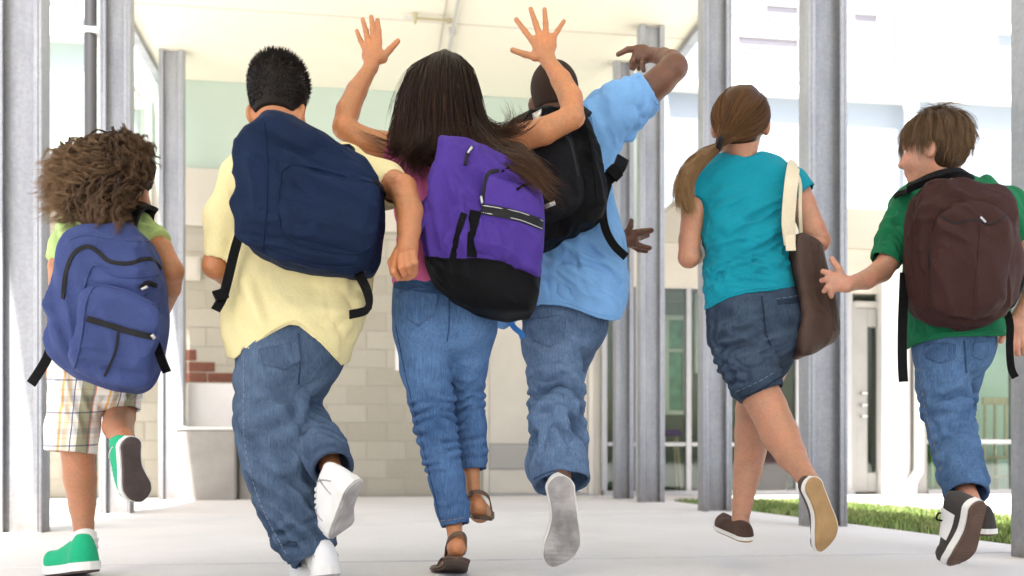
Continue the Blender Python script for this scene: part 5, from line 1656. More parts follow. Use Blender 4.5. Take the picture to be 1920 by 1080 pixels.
lay_ribbon(s1, 'base_seam', [(800, 482), (850, 488), (900, 486), (960, 498), (1016, 524)], .006, M['blackny'], pb, bp, .004)
# loose side flap
V3, Q3 = puff([(790, 402), (820, 388), (850, 392), (842, 412), (822, 432), (800, 428), (788, 436)], dpk - .085, .06, .014, .004, slope=(.3, 0))
vpart('side_flap', V3, Q3, M['purple'], bp, bp)
hang_strap('shoulder_strap', [K.p(842, 268, -.1), K.p(838, 245, -.05), K.p(846, 232, .02)], .035, .01, M['blackny'], bp, bp)
# ================================================================= curly haired girl, far left
K = KA = Kid('small running girl with blown curly brown hair, plaid shorts and green sneakers', 2.8, 170)
R = head_frame(-48, 8, 0); hc = P(218, 345, 2.8)
hp_, L = head_prims(hc, R, .97)
body = trunk(K, (205, 455, .04, 84), (185, 680, .02, 70), .045) + hp_
body += K.chain([(215, 390, .02, 27), (212, 440, .03, 30)], .02)
body += K.chain([(278, 450, .02, 28), (300, 470, .0, 24), (322, 508, -.03, 22), (318, 540, .02, 20), (300, 590, .14, 15), (285, 600, .2, 13)])
body += K.chain([(134, 452, .02, 20), (110, 500, .0, 18), (112, 560, .04, 19), (140, 600, .2, 14)])
body += hand_px(K, [((286, 600, .2), (276, 606, .24), 12, 12)], [dict(p=[(274, 600, .25), (262, 604, .28), (256, 612, .27)], r=6), dict(p=[(274, 607, .25), (263, 613, .28), (257, 619, .27)], r=6), dict(p=[(275, 613, .24), (266, 620, .27), (260, 625, .26)], r=5.5), dict(p=[(278, 617, .24), (270, 625, .26), (265, 629, .25)], r=5), dict(p=[(280, 594, .22), (268, 590, .25), (260, 594, .26)], r=6)])
body += hand_px(K, [((140, 600, .2), (150, 604, .24), 12, 12)], [dict(p=[(152, 598, .25), (162, 600, .28), (166, 606, .26)], r=6), dict(p=[(152, 605, .25), (163, 608, .28), (166, 614, .26)], r=6), dict(p=[(151, 611, .25), (161, 616, .27), (164, 620, .25)], r=5.5), dict(p=[(149, 615, .24), (157, 621, .26), (160, 624, .25)], r=5), dict(p=[(146, 594, .22), (156, 590, .25), (162, 593, .26)], r=6)])
body += K.chain([(145, 700, .02, 40), (143, 800, .0, 34), (146, 850, -.005, 29), (150, 900, -.015, 29), (154, 950, -.02, 23), (158, 1005, -.04, 17), (162, 1045, -.06, 16)])
body += K.chain([(222, 690, .02, 36), (224, 755, .09, 30), (224, 782, .08, 29)]) + K.chain([(224, 780, .06, 29), (221, 800, -.05, 27), (232, 822, -.2, 19), (240, 838, -.24, 17)])
body_part(K, body, M['skinA'], .0042)
eyes(K, L, .97, R)
# shirt
pr = K.rows([(425, 132, 284, .03, .045), (448, 112, 290, .03, .05), (470, 104, 292, .03, .06), (520, 106, 300, .02, .075), (580, 106, 300, .02, .08), (640, 104, 288, .02, .085), (690, 100, 272, .02, .09)], .045)
sl = [(136, 442, .03, 34), (112, 492, .0, 27)]; sr = [(268, 438, .03, 32), (298, 458, .0, 29)]
pr += K.chain(sl, .02, cut=True) + K.chain(sr, .02, cut=True)
oS, sS, vqS = garment(K, 'lime_shirt', pr, M['lime'], vox=.005, post=hem_cut(K, [(80, 655), (120, 690), (300, 700)], .06), folds=[(.006, .04, (1, .5), (285, 450, 0), .1), (.005, .05, (.3, 1), None)], seed=44)
# plaid shorts
ll = [(150, 700, .01, 50), (143, 750, 0, 47), (137, 800, 0, 46), (132, 849, -.005, 46)]
rl = [(215, 690, .02, 42), (221, 735, .07, 38), (226, 772, .06, 37)]
pr = K.rows([(660, 102, 272, .02, .08), (690, 98, 268, .02, .085), (715, 96, 262, .02, .085)], .04) + K.chain(ll, .015, cut=True) + K.chain(rl, .015, cut=True)
pr += [K.hollow(ll[-2], ll[-1], .012, .9), K.hollow(rl[-2], rl[-1], .012, .9)]
def plaid_uv(V):
    px = 960 + FPX * V[:, 0] / V[:, 1]; py = HOR - (V[:, 2] - CH) * FPX / V[:, 1]
    ang = (V[:, 1] - (K.d + .01)) * FPX / K.d
    u = (px - 140 + (py - 700) * .10) / 92.0 + ang / 400.0 + .5
    return {'cl': np.stack([u, (py - 700) / 62.0 + ang * .001, 0 * u], 1)}
oP, sP, _ = garment(K, 'plaid_shorts', pr, M['plaid'], vox=.0045, folds=[(.004, .05, (.3, 1), None), (.010, .03, (1, .25), (228, 760, .0), .07)], extra=plaid_uv, seed=47)
lay_tube(sP, 'hem_fold', [(88, 842), (110, 846), (150, 848), (176, 845)], .0025, M['plaid'], oP, K.root)
# sneakers
o, f = shoe(K, (176, 1072, -.11), (104, 1081, .07), (0, .0, 1), 'plain', -1, .42, h=.085, sole_h=.030, mats=('greenshoe', 'rubberw', 'rubberdk'))
def sock(K, pts, r, mat='sock'):
    V, F = tube_geo(catmull(np.array([K.p(*q) for q in pts]), .006), r, 20); return K.part('sock', V, F, M[mat])
sock(K, [(158, 1004, -.04), (159, 1014, -.05), (161, 1030, -.06)], .034)
V, F = tube_geo(np.array([K.p(158 + 21 * math.cos(a), 1012 + 3 * math.sin(a), -.045 + .034 * math.sin(a)) for a in np.linspace(0, 6.283, 22)]), .009, 8); K.part('sock_cuff', V, F, M['sock'])
o, f = shoe(K, (236, 822, -.31), (268, 945, -.25), (-.78, .60, .12), 'tread', 1, .44, h=.075, sole_h=.022, mats=('greenshoe', 'rubberw', 'rubberdk'))
shoe_lines(K, o, f, LACES, M['sock'], .003)
shoe_lines(K, o, f, [(.12, .2, .34, 1.1), (.12, 2.94, .34, 2.04)], M['sock'], .0018, 'seam')
# hair: a cloud of curls blown to the left
rs = np.random.RandomState(31)
base = [ell(P(222, 325, 2.8), (.088, .092, .092), None, .03), ell(P(180, 350, 2.76), (.092, .075, .078), None, .05), ell(P(140, 340, 2.77), (.050, .045, .045), None, .05), ell(P(195, 400, 2.73), (.070, .04, .055), None, .05), ell(P(250, 310, 2.76), (.055, .06, .055), None, .05)]
Vb, Qb = sdf_mesh(base, .005, None, 2)
Nb = vnormals(Vb, Qb); Vb = Vb + Nb * (.012 * noise3(Vb / .04) + .006 * noise3(Vb / .015))[:, None]
gsets = [
 [[(215, 256, -.01), (180, 260, -.06), (140, 276, -.07), (100, 292, -.05), (66, 310, -.04)], [(230, 270, -.05), (190, 290, -.11), (140, 310, -.10), (100, 326, -.07), (60, 344, -.06)], [(240, 290, -.08), (200, 320, -.13), (150, 340, -.11), (110, 356, -.08), (64, 378, -.07)],
  [(245, 310, -.09), (205, 345, -.14), (165, 365, -.12), (118, 385, -.08), (70, 408, -.06)], [(245, 330, -.09), (210, 370, -.14), (175, 390, -.13), (138, 402, -.1), (92, 424, -.08)]],
 [[(200, 258, -.02), (240, 256, -.04), (270, 268, -.03), (287, 290, -.03)], [(200, 266, -.07), (245, 272, -.09), (275, 290, -.07), (284, 318, -.06)], [(200, 285, -.1), (245, 300, -.12), (270, 320, -.1), (268, 346, -.08)], [(200, 310, -.12), (240, 335, -.14), (254, 358, -.12), (246, 376, -.1)]],
 [[(150, 340, -.1), (140, 375, -.12), (128, 400, -.12), (118, 425, -.10)], [(170, 330, -.12), (160, 375, -.16), (165, 410, -.18), (158, 434, -.18)], [(200, 335, -.14), (195, 385, -.2), (200, 418, -.24), (192, 446, -.25)], [(225, 335, -.14), (228, 380, -.2), (226, 412, -.24), (216, 440, -.25)], [(245, 335, -.13), (246, 365, -.16), (244, 392, -.18), (236, 408, -.19)]],
 [[(160, 262, -.02), (130, 272, -.02), (105, 285, -.0), (88, 300, .0)], [(150, 290, .02), (120, 320, .03), (95, 360, .03), (85, 400, .02)]]]
parts = [(Vb, Qb, np.zeros(len(Vb)))]
for gi, (gs, n) in enumerate(zip(gsets, (2600, 1200, 1200, 320))):
    g3 = [[K.p(*q) for q in g_] for g_ in gs]
    v, q, t, rn = strands(g3, int(n * 1.6), 26, .020, .028, .0009, .0004, 50 + gi, curl=.0105, curlf=21, wav=.014, wfreq=7, minlen=.55, frizz=.0006, clump=14, cspread=.0026)
    parts.append((v, q, t ** 1.3 * (1.0 if gi == 0 else .35), rn))
Vh, Qh, Th = join(parts)
K.part('hair', Vh, Qh, M['hairA'], None, {'tip': Th, 'rnd': RND})
# blue backpack
bp = pack_root('faded blue backpack hanging low on the curly haired girl', K, 200, 570, -.17)
dpk = K.d - .15
poly = [(142, 436), (198, 416), (256, 412), (284, 442), (303, 500), (306, 560), (302, 620), (286, 690), (262, 728), (228, 734), (180, 722), (130, 700), (100, 668), (94, 630), (104, 598), (90, 572), (108, 540), (122, 470)]
V, Q = puff(poly, dpk, .18, .06, .005, slope=(.1, -.14))
V = fold(V, Q, .015, .055, pdir(1, .25), K.p(230, 480, -.22), .12, 3); V = fold(V, Q, .014, .05, pdir(.2, 1), K.p(120, 590, -.2), .11, 5); V = fold(V, Q, .008, .08, pdir(.3, 1), None, None, 6)
pb = vpart('pack_body', V, Q, M['bluepack'], bp, bp); s1 = Surf((V, Q))
pk = [(166, 540), (200, 528), (250, 545), (298, 572), (304, 600), (292, 660), (270, 722), (240, 730), (190, 716), (140, 692), (134, 660), (152, 600)]
V2, Q2 = puff(pk, dpk - .085, .07, .028, .0042, slope=(.1, -.14))
V2 = fold(V2, Q2, .010, .06, pdir(1, .3), None, None, 9); V2 = fold(V2, Q2, .010, .05, pdir(.2, 1), K.p(210, 660, -.3), .08, 12)
fp = vpart('front_pocket', V2, Q2, M['bluepack'], bp, bp); s2 = Surf((V, Q), (V2, Q2))
lay_ribbon(s2, 'pocket_zip', [(163, 597), (200, 608), (245, 622), (288, 632)], .016, M['zip'], fp, bp, .004, .002)
lay_tube(s2, 'zip_puller', [(284, 626), (290, 636)], .006, M['metal'], fp, bp, .004)
lay_ribbon(s1, 'main_zip', [(118, 560), (124, 510), (140, 474), (165, 462), (186, 474), (205, 490), (240, 494), (270, 486), (290, 488), (302, 504)], .011, M['zip'], pb, bp, .004, .001)
lay_tube(s1, 'piping', [(158, 540), (172, 500), (190, 500), (212, 516), (250, 520), (296, 515)], .0032, M['bluepack'], pb, bp, .001)
lay_tube(s2, 'piping', [(140, 690), (152, 640), (164, 560), (186, 536), (240, 548), (296, 576)], .0032, M['bluepack'], fp, bp, .001)
lay_tube(s1, 'seam', [(130, 450), (160, 440), (200, 446), (250, 452), (282, 452)], .003, M['bluepack'], pb, bp)
lay_ribbon(s2, 'seam', [(222, 622), (216, 660), (196, 706)], .006, M['zip'], fp, bp, .003)
lay_ribbon(s1, 'clip', [(262, 540), (276, 530), (290, 536)], .012, M['greyny'], pb, bp, .008, .006)
lay_tube(s1, 'clip_ring', [(262, 542), (272, 534)], .005, M['metal'], pb, bp, .012)
hang_strap('strap', [K.p(96, 648, -.17), K.p(88, 672, -.17), K.p(74, 696, -.18), K.p(58, 720, -.18)], .027, .004, M['webbing'], bp, bp)
hang_strap('strap', [K.p(290, 638, -.17), K.p(298, 660, -.18), K.p(306, 682, -.18), K.p(313, 698, -.17)], .024, .004, M['webbing'], bp, bp)
hang_strap('shoulder_strap', [K.p(240, 425, -.10), K.p(250, 396, -.06), K.p(266, 384, -.02), K.p(282, 392, .03), K.p(285, 430, .1)], .045, .012, M['blackny'], bp, bp, face=(.1, -.8, .5))

# ================================================================= boy in the light blue shirt
K = KD = Kid('running boy in a light blue t-shirt with shaved dark hair and one bent arm up', 3.15, 1060)
R = head_frame(-8, 8, 0); hc = K.p(1040, 182, .02)
hp_, L = head_prims(hc, R, 1.02, earz=-.03, ear=1.1)
body = trunk(K, (1075, 275, .05, 68), (1055, 600, .02, 62)) + hp_
body += K.chain([(1046, 212, .02, 32), (1062, 262, .04, 36)], .02)
body += K.chain([(1135, 235, .03, 36), (1200, 184, .0, 30), (1240, 150, -.02, 27), (1264, 128, -.03, 25)]) + K.chain([(1264, 126, -.03, 25), (1258, 117, -.0, 22), (1244, 108, .05, 17), (1226, 103, .10, 13)])
dh = .12
body += hand_px(K, [((1226, 103, .10), (1206, 101, dh), 12, 15), ((1206, 96, dh), (1196, 93, dh), 11, 9), ((1206, 108, dh), (1194, 110, dh), 12, 10)],
    [dict(p=[(1194, 92, dh), (1177, 93, dh), (1159, 102, dh - .01)], r=6.5), dict(p=[(1192, 104, dh), (1186, 116, dh - .01), (1184, 126, dh - .005)], r=7), dict(p=[(1197, 110, dh + .01), (1190, 122, dh), (1188, 128, dh)], r=6.5),
     dict(p=[(1203, 112, dh + .015), (1198, 122, dh + .01), (1198, 129, dh + .01)], r=6), dict(p=[(1206, 110, dh - .015), (1204, 121, dh - .02), (1207, 132, dh - .02)], r=6)])
body += K.chain([(1020, 300, .08, 34), (1060, 420, .16, 26), (1120, 445, .17, 22), (1166, 448, .16, 15)])
body += hand_px(K, [((1166, 448, .16), (1182, 447, .16), 15, 17)], [dict(p=[(1184, 438, .15), (1202, 435, .15), (1221, 432, .15)], r=7.5), dict(p=[(1186, 446, .16), (1202, 444, .19), (1214, 441, .20)], r=7), dict(p=[(1186, 455, .16), (1202, 462, .15), (1218, 465, .15)], r=6.5), dict(p=[(1184, 459, .17), (1198, 468, .18), (1212, 471, .18)], r=6), dict(p=[(1176, 436, .14), (1182, 424, .13), (1184, 414, .13)], r=6.5)])
body += K.chain([(1030, 640, .0, 42), (1043, 740, -.06, 30), (1050, 870, -.2, 20), (1054, 905, -.3, 18)])
body += K.chain([(1094, 625, .03, 24), (1064, 705, .18, 19), (1057, 860, .24, 17), (1058, 905, .24, 15)])
body_with_hands(K, body, M['skinD'], [((1200, 108, dh), .1), ((1195, 447, .16), .09)], .005)
eyes(K, L, 1.02, R)
cropped(K, R, hc, 1.02, n=0, mat='hairD', line=-.05)
# jeans
ll = [(1030, 640, -.0, 54), (1040, 690, -.04, 49), (1044, 735, -.07, 49), (1045, 780, -.10, 53), (1045, 830, -.14, 54), (1048, 870, -.18, 55), (1054, 908, -.21, 55)]
rl = [(1098, 612, .02, 40), (1080, 655, .10, 35), (1066, 700, .18, 31), (1058, 760, .23, 31), (1056, 810, .24, 32), (1056, 870, .24, 34)]
pr = K.rows([(585, 978, 1142, .02, .085), (620, 980, 1138, .02, .09)], .05) + K.chain(ll, .015, cut=True) + K.chain(rl, .015, cut=True) + [K.hollow(ll[-2], ll[-1], .012, 1.2), K.hollow(rl[-2], rl[-1], .012)]
oB, sB, vqB = garment(K, 'jeans', pr, M['denimD'], vox=.005, folds=[(.012, .065, (1, .35), (1040, 720, -.1), .14), (.014, .08, (.45, 1), (1050, 840, -.2), .16), (.010, .06, (1, -.5), (1045, 790, -.15), .13), (.006, .05, (1, .2), (1040, 640, -.1), .12)],
    ringsp=[(.007, 20, (1042, 690, -.04), (1045, 800, -.1), .0, .8)], fadeamp=.02, seed=62, wear=[(1040, 640, -.08, .11, .38), (1045, 850, -.2, .10, .22), (1000, 740, -.05, .05, -.2)])
pk_ = lay_patch(sB, 'pocket', [(992, 600), (1050, 590), (1062, 596), (1056, 640), (1030, 652), (998, 640)], .0035, M['denimD'], oB, K.root)
lay_stitches(sB, 'pocket_stitching', [(994, 606), (1030, 598), (1060, 602)], M['stitch'], oB, K.root)
lay_stitches(sB, 'side_seam', [(992, 650), (998, 720), (996, 800), (998, 880)], M['stitchb'], oB, K.root)
lay_tube(sB, 'hem_fold', [(1002, 898), (1030, 885), (1060, 882), (1100, 900)], .0035, M['denimD'], oB, K.root)
# shirt
pr = K.rows([(235, 1010, 1150, .05, .06), (280, 1005, 1158, .04, .08), (340, 1005, 1152, .03, .09), (400, 1002, 1162, .02, .095), (460, 1000, 1178, .01, .1), (520, 998, 1182, .01, .105), (565, 985, 1178, .01, .108), (605, 962, 1168, .01, .11)], .05)
sr = [(1118, 244, .03, 58), (1166, 205, .0, 48), (1218, 170, -.015, 39)]
pr += K.chain(sr, .03, cut=True) + [K.hollow(sr[-2], sr[-1], .010, .7)] + K.chain([(1010, 262, .05, 44), (1000, 300, .06, 40)], .03) + K.chain([(985, 600, .0, 22), (950, 606, -.02, 12), (930, 610, -.03, 5)], .02)
oS, sS, vqS = garment(K, 'tee_shirt', pr, M['ltblue'], vox=.005, post=hem_cut(K, [(925, 616), (945, 618), (965, 606), (990, 580), (1015, 571), (1050, 573), (1085, 583), (1120, 597), (1150, 603), (1164, 598), (1174, 575), (1180, 560)], .10, .012),
    folds=[(.003, .05, (.75, 1), (1170, 230, 0), .14), (.005, .06, (.5, 1), (1150, 400, -.1), .16), (.009, .07, (1, .9), (1060, 540, -.1), .18), (.005, .05, (.3, 1), None), (.007, .04, (1, .6), (1100, 480, -.1), .14)], seed=65)
lay_tube(sS, 'hem_fold', [(1000, 570), (1030, 564), (1070, 570), (1110, 585), (1150, 594)], .0028, M['ltblue'], oS, K.root)
lay_tube(sS, 'sleeve_seam', [(1100, 195), (1112, 230), (1122, 280), (1128, 320)], .0028, M['ltblue'], oS, K.root)
hang_strap('shirt_tail', [K.p(955, 602, -.06), K.p(966, 616, -.07), K.p(976, 624, -.07), K.p(980, 634, -.07)], .018, .006, M['bluecord'], oS, K.root)
shoe(K, (1060, 893, -.40), (1046, 1068, -.36), (-.12, 1, .05), 'tread', -1, .385, h=.085, sole_h=.024, mats=('whiteshoe', 'rubberw', 'rubbergr'))
shoe(K, (1066, 925, .22), (1062, 912, .46), (0, 0, 1), 'plain', 1, .38, h=.08, sole_h=.024)
# black backpack
bp = pack_root('black and grey backpack on the boy in light blue', K, 1050, 330, -.18)
dpk = K.d - .17
poly = [(945, 230), (985, 205), (1045, 196), (1090, 214), (1114, 245), (1128, 310), (1136, 360), (1128, 402), (1090, 425), (1030, 455), (985, 462), (940, 440), (925, 350), (930, 260)]
V, Q = puff(poly, dpk, .19, .06, .005, slope=(-.15, -.1))
V = fold(V, Q, .010, .06, pdir(.4, 1), None, None, 3); V = fold(V, Q, .014, .05, pdir(1, .3), K.p(1060, 250, -.25), .12, 5)
pb = vpart('pack_body', V, Q, M['blackny'], bp, bp); s1 = Surf((V, Q))
pk = [(975, 235), (1030, 225), (1070, 250), (1092, 330), (1095, 385), (1050, 410), (990, 420), (965, 330)]
V2, Q2 = puff(pk, dpk - .09, .06, .026, .0045, slope=(-.15, -.1))
V2 = fold(V2, Q2, .006, .05, pdir(.4, 1), None, None, 9)
fp = vpart('front_pocket', V2, Q2, M['greyny'], bp, bp); s2 = Surf((V, Q), (V2, Q2))
lay_ribbon(s2, 'pocket_zip', [(985, 255), (1030, 244), (1066, 262), (1084, 330)], .010, M['zip'], fp, bp, .004, .001)
lay_patch(s2, 'reflective_patch', [(998, 214), (1016, 204), (1014, 226), (1002, 232)], .002, M['metal'], pb, bp)
lay_patch(s2, 'grey_patch', [(1020, 384), (1040, 376), (1042, 384), (1022, 392)], .002, M['metal'], fp, bp)
lay_tube(s1, 'piping', [(1060, 190), (1096, 230), (1112, 300), (1118, 370)], .003, M['blackny'], pb, bp)
hang_strap('strap', [K.p(1122, 350, -.12), K.p(1140, 335, -.12), K.p(1160, 315, -.11), K.p(1168, 296, -.08)], .042, .008, M['webbing'], bp, bp, face=(.3, -.9, .2))
hang_strap('buckle', [K.p(1146, 330, -.135), K.p(1158, 318, -.133)], .05, .012, M['webbing'], bp, bp, face=(.3, -.9, .2))
hang_strap('strap', [K.p(1140, 345, -.13), K.p(1130, 385, -.14), K.p(1134, 425, -.14), K.p(1150, 458, -.13), K.p(1174, 482, -.12)], .026, .004, M['webbing'], bp, bp)
hang_strap('shoulder_strap', [K.p(1085, 215, -.12), K.p(1100, 206, -.04), K.p(1108, 225, .06)], .05, .012, M['blackny'], bp, bp)

# ================================================================= girl in the turquoise shirt
K = KE = Kid('running girl in a turquoise t-shirt and denim shorts with a brown ponytail', 3.0, 1405)
R = head_frame(-10, 6, 0); hc = K.p(1388, 232, .0)
hp_, L = head_prims(hc, R, 1.02, earz=-.016, ear=1.05)
body = trunk(K, (1400, 354, .035, 86), (1412, 610, .02, 66), .040) + hp_
body += K.chain([(1390, 275, .015, 28), (1392, 330, .03, 27)], .02)
body += K.chain([(1488, 352, .02, 28), (1505, 385, .0, 24), (1524, 430, -.02, 23), (1534, 452, -.02, 22)]) + K.chain([(1534, 452, -.02, 22), (1515, 462, .08, 19), (1490, 460, .2, 15)])
body += K.chain([(1312, 350, .02, 28), (1300, 400, .0, 22), (1293, 450, -.0, 20), (1292, 482, .0, 20)]) + K.chain([(1292, 482, .0, 20), (1304, 478, .09, 17), (1316, 462, .19, 14)])
body += hand_px(K, [((1490, 460, .2), (1478, 458, .25), 14, 14)], [dict(p=[(1478, 450, .27), (1468, 452, .3), (1466, 460, .29)], r=6), dict(p=[(1476, 456, .27), (1466, 459, .3), (1464, 467, .29)], r=6), dict(p=[(1476, 462, .27), (1467, 466, .3), (1465, 473, .28)], r=6), dict(p=[(1478, 468, .26), (1470, 473, .28), (1468, 479, .27)], r=5), dict(p=[(1484, 448, .22), (1476, 442, .25), (1470, 444, .27)], r=6)])
body += hand_px(K, [((1316, 462, .19), (1322, 456, .23), 13, 13)], [dict(p=[(1322, 447, .25), (1328, 440, .28), (1334, 444, .27)], r=6), dict(p=[(1325, 452, .25), (1332, 447, .28), (1337, 452, .27)], r=6), dict(p=[(1327, 458, .25), (1334, 454, .28), (1338, 459, .27)], r=6), dict(p=[(1327, 464, .24), (1333, 462, .26), (1336, 467, .25)], r=5), dict(p=[(1316, 448, .2), (1316, 438, .23), (1322, 434, .25)], r=6)])
body += K.chain([(1388, 630, .0, 48), (1414, 715, -.04, 38), (1440, 765, -.05, 35), (1462, 815, -.10, 35), (1484, 855, -.17, 28), (1508, 890, -.26, 19), (1524, 908, -.32, 17)])
body += K.chain([(1460, 620, .04, 48), (1428, 710, .14, 38), (1414, 770, .15, 34), (1411, 815, .13, 33), (1402, 880, .08, 26), (1392, 945, .05, 18), (1388, 980, .035, 16), (1387, 996, .03, 15)])
body_with_hands(K, body, M['skinE'], [], .0042, creases=[(1430, 758, -.08, (1, -.5), .045), (1536, 452, -.03, (1, .3), .04), (1392, 970, .02, (1, .1), .035), (1512, 893, -.28, (1, -.3), .03)])
eyes(K, L, 1.02, R)
# shorts
ll = [(1385, 630, -.0, 57), (1400, 675, -.03, 52), (1416, 712, -.04, 47), (1428, 739, -.05, 43)]
rl = [(1458, 620, .03, 50), (1440, 665, .09, 46), (1424, 705, .13, 41)]
pr = K.rows([(560, 1324, 1498, .01, .085), (595, 1326, 1506, .0, .1), (630, 1334, 1504, .0, .1)], .05) + K.chain(ll, .015, cut=True) + K.chain(rl, .015, cut=True) + [K.hollow(ll[-2], ll[-1], .010), K.hollow(rl[-2], rl[-1], .010)]
oB, sB, vqB = garment(K, 'denim_shorts', pr, M['denimE'], vox=.0045, folds=[(.008, .035, (1, -.35), (1360, 650, -.1), .14), (.007, .03, (1, -.35), (1390, 700, -.1), .12), (.005, .05, (1, .3), (1470, 620, -.1), .1)], fadeamp=.014, seed=82, wear=[(1390, 640, -.08, .10, .35), (1470, 610, -.06, .08, .2)])
lay_tube(sB, 'hem_fold', [(1388, 746), (1410, 738), (1440, 722), (1466, 706)], .0035, M['denimE'], oB, K.root)
lay_stitches(sB, 'hem_stitching', [(1380, 734), (1402, 725), (1432, 710), (1458, 694)], M['stitchb'], oB, K.root)
lay_ribbon(sB, 'pocket_welt', [(1458, 567), (1480, 565), (1500, 562)], .014, M['denimE'], oB, K.root, .004)
lay_stitches(sB, 'pocket_stitching', [(1456, 560), (1480, 557), (1502, 553)], M['stitchb'], oB, K.root)
lay_tube(sB, 'pocket_button', [(1485, 578), (1488, 580)], .007, M['denimE'], oB, K.root)
lay_tube(sB, 'seat_seam', [(1428, 555), (1432, 590), (1436, 625), (1446, 650)], .003, M['denimE'], oB, K.root)
# shirt
pr = K.rows([(318, 1325, 1472, .025, .045), (342, 1305, 1492, .02, .06), (390, 1303, 1490, .01, .075), (440, 1312, 1480, .0, .082), (490, 1318, 1480, .0, .08), (535, 1317, 1492, .0, .088), (585, 1318, 1502, .0, .1)], .04)
pr += K.chain([(1366, 318, .022, 29), (1416, 318, .022, 29)], .03) + [cap(K.p(1390, 262, .016), K.p(1391, 294, .022), K.r(31), K.r(30), .006, op='sub')]
sr = [(1480, 345, .015, 34), (1508, 368, .0, 28)]; sl = [(1318, 348, .015, 32), (1302, 380, .0, 26)]
pr += K.chain(sr, .02, cut=True) + K.chain(sl, .02, cut=True) + [K.hollow(sr[-2], sr[-1], .008, .6)]
oS, sS, vqS = garment(K, 'turquoise_shirt', pr, M['teeteal'], vox=.0045, post=hem_cut(K, [(1300, 590), (1318, 584), (1340, 573), (1365, 560), (1400, 550), (1450, 545), (1498, 537), (1520, 535)], .08, .012),
    folds=[(.0052, .024, (1, .10), (1410, 540, -.1), .11), (.0048, .028, (1, -.35), (1370, 500, -.1), .15), (.0048, .028, (1, -.5), (1440, 420, -.1), .14), (.0042, .022, (1, .22), (1450, 490, -.1), .10), (.0042, .026, (1, -.7), (1345, 360, -.1), .1), (.0042, .024, (1, .05), (1350, 560, -.1), .10), (.003, .07, (1, -.4), None)], seed=85)
lay_tube(sS, 'hem_fold', [(1320, 576), (1340, 565), (1365, 553), (1400, 543), (1450, 538), (1494, 530)], .0025, M['teeteal'], oS, K.root)
lay_tube(sS, 'sleeve_hem', [(1486, 386), (1498, 376), (1510, 366), (1518, 352)], .0028, M['teeteal'], oS, K.root)
# shoes
def flat(heel, toe, up, side):
    o, f = shoe(K, heel, toe, up, 'plain', side, .37, h=.045, sole_h=.017, mats=('brownshoe', 'rubberw', 'rubbergum'))
    return o
flat((1530, 893, -.40), (1556, 1035, -.36), (-.38, 1, .12), -1)
flat((1397, 1018, -.03), (1350, 986, .17), (-.05, .05, 1), 1)
# hair
def erp(c, R, S, dirs): return [c + R @ (np.array(q) * S) for q in dirs]
tie = K.p(1346, 274, -.075)
gd = []
for th in np.linspace(-2.5, 2.5, 21):
    # start on a ring round the front of the scalp, run over the skull to the tie
    st = np.array([math.sin(th) * .080, .045 - .055 * (1 - math.cos(th)) * .6, .030 + math.cos(th) * .082])
    pts = []
    u1 = R.T @ (tie - hc)
    a0 = st / np.array([.0865, .103, .097]); a0 /= np.linalg.norm(a0); a1 = u1 / np.array([.0865, .103, .097]); a1 /= np.linalg.norm(a1)
    om = math.acos(np.clip(a0.dot(a1), -1, 1))
    for t in np.linspace(0, 1, 9):
        q = (math.sin((1 - t) * om) * a0 + math.sin(t * om) * a1) / math.sin(om)
        pts.append(hc + R @ (q * np.array([.0865, .103, .097]) + np.array([0, -.008, .02]) * (1 - t)))
    pts[-1] = tie
    gd.append(pts)
P1 = strands(gd, 5600, 14, .005, .010, .0009, .0009, 91, minlen=.97)
pt = [[(1348, 276, -.08), (1322, 290, -.10), (1296, 312, -.11), (1278, 345, -.11), (1274, 375, -.11), (1282, 400, -.11)], [(1348, 276, -.08), (1326, 296, -.11), (1302, 322, -.12), (1290, 352, -.13), (1296, 385, -.13), (1306, 412, -.13)],
      [(1346, 274, -.075), (1318, 286, -.09), (1288, 310, -.10), (1270, 350, -.10), (1268, 372, -.1), (1260, 394, -.09)]]
P2 = strands([[K.p(*q) for q in g_] for g_ in pt], 2400, 16, .013, .024, .0009, .0004, 92, wav=.005, minlen=.6)
V0, Q0 = sdf_mesh([ell(hc + R @ np.array([0, -.010, .024]), (.079, .094, .088), R, .02), ell(hc + R @ np.array([0, -.015, -.02]), (.070, .075, .06), R, .02)], .0045,
    lambda D, X, Y, Z: np.maximum(D, (R[0, 1] * (X - hc[0]) + R[1, 1] * (Y - hc[1]) + R[2, 1] * (Z - hc[2])) - .05), 2)
V3, Q3 = sdf_mesh([cap(K.p(*a), K.p(*b), r1, r2, .01) for a, b, r1, r2 in [((1346, 276, -.085), (1318, 294, -.10), .012, .02), ((1318, 294, -.10), (1290, 325, -.11), .02, .026), ((1290, 325, -.11), (1282, 365, -.115), .026, .020), ((1282, 365, -.115), (1290, 398, -.115), .020, .006)]], .004, None, 2)
Vh, Qh, Th = join([(V0, Q0, np.zeros(len(V0))), (V3, Q3, np.full(len(V3), .25)), (P1[0], P1[1], P1[2] * .1, P1[3]), (P2[0], P2[1], .15 + P2[2] * .6, P2[3])])
K.part('hair', Vh, Qh, M['hairE'], None, {'tip': Th, 'rnd': RND})
V, F = tube_geo(np.array([tie + np.array([.010 * math.cos(a) * .6, .022 * math.sin(a) - .006, .019 * math.cos(a)]) for a in np.linspace(0, 6.283, 18)]), .009, 8)
K.part('hair_band', V, F, M['scrunchy'])
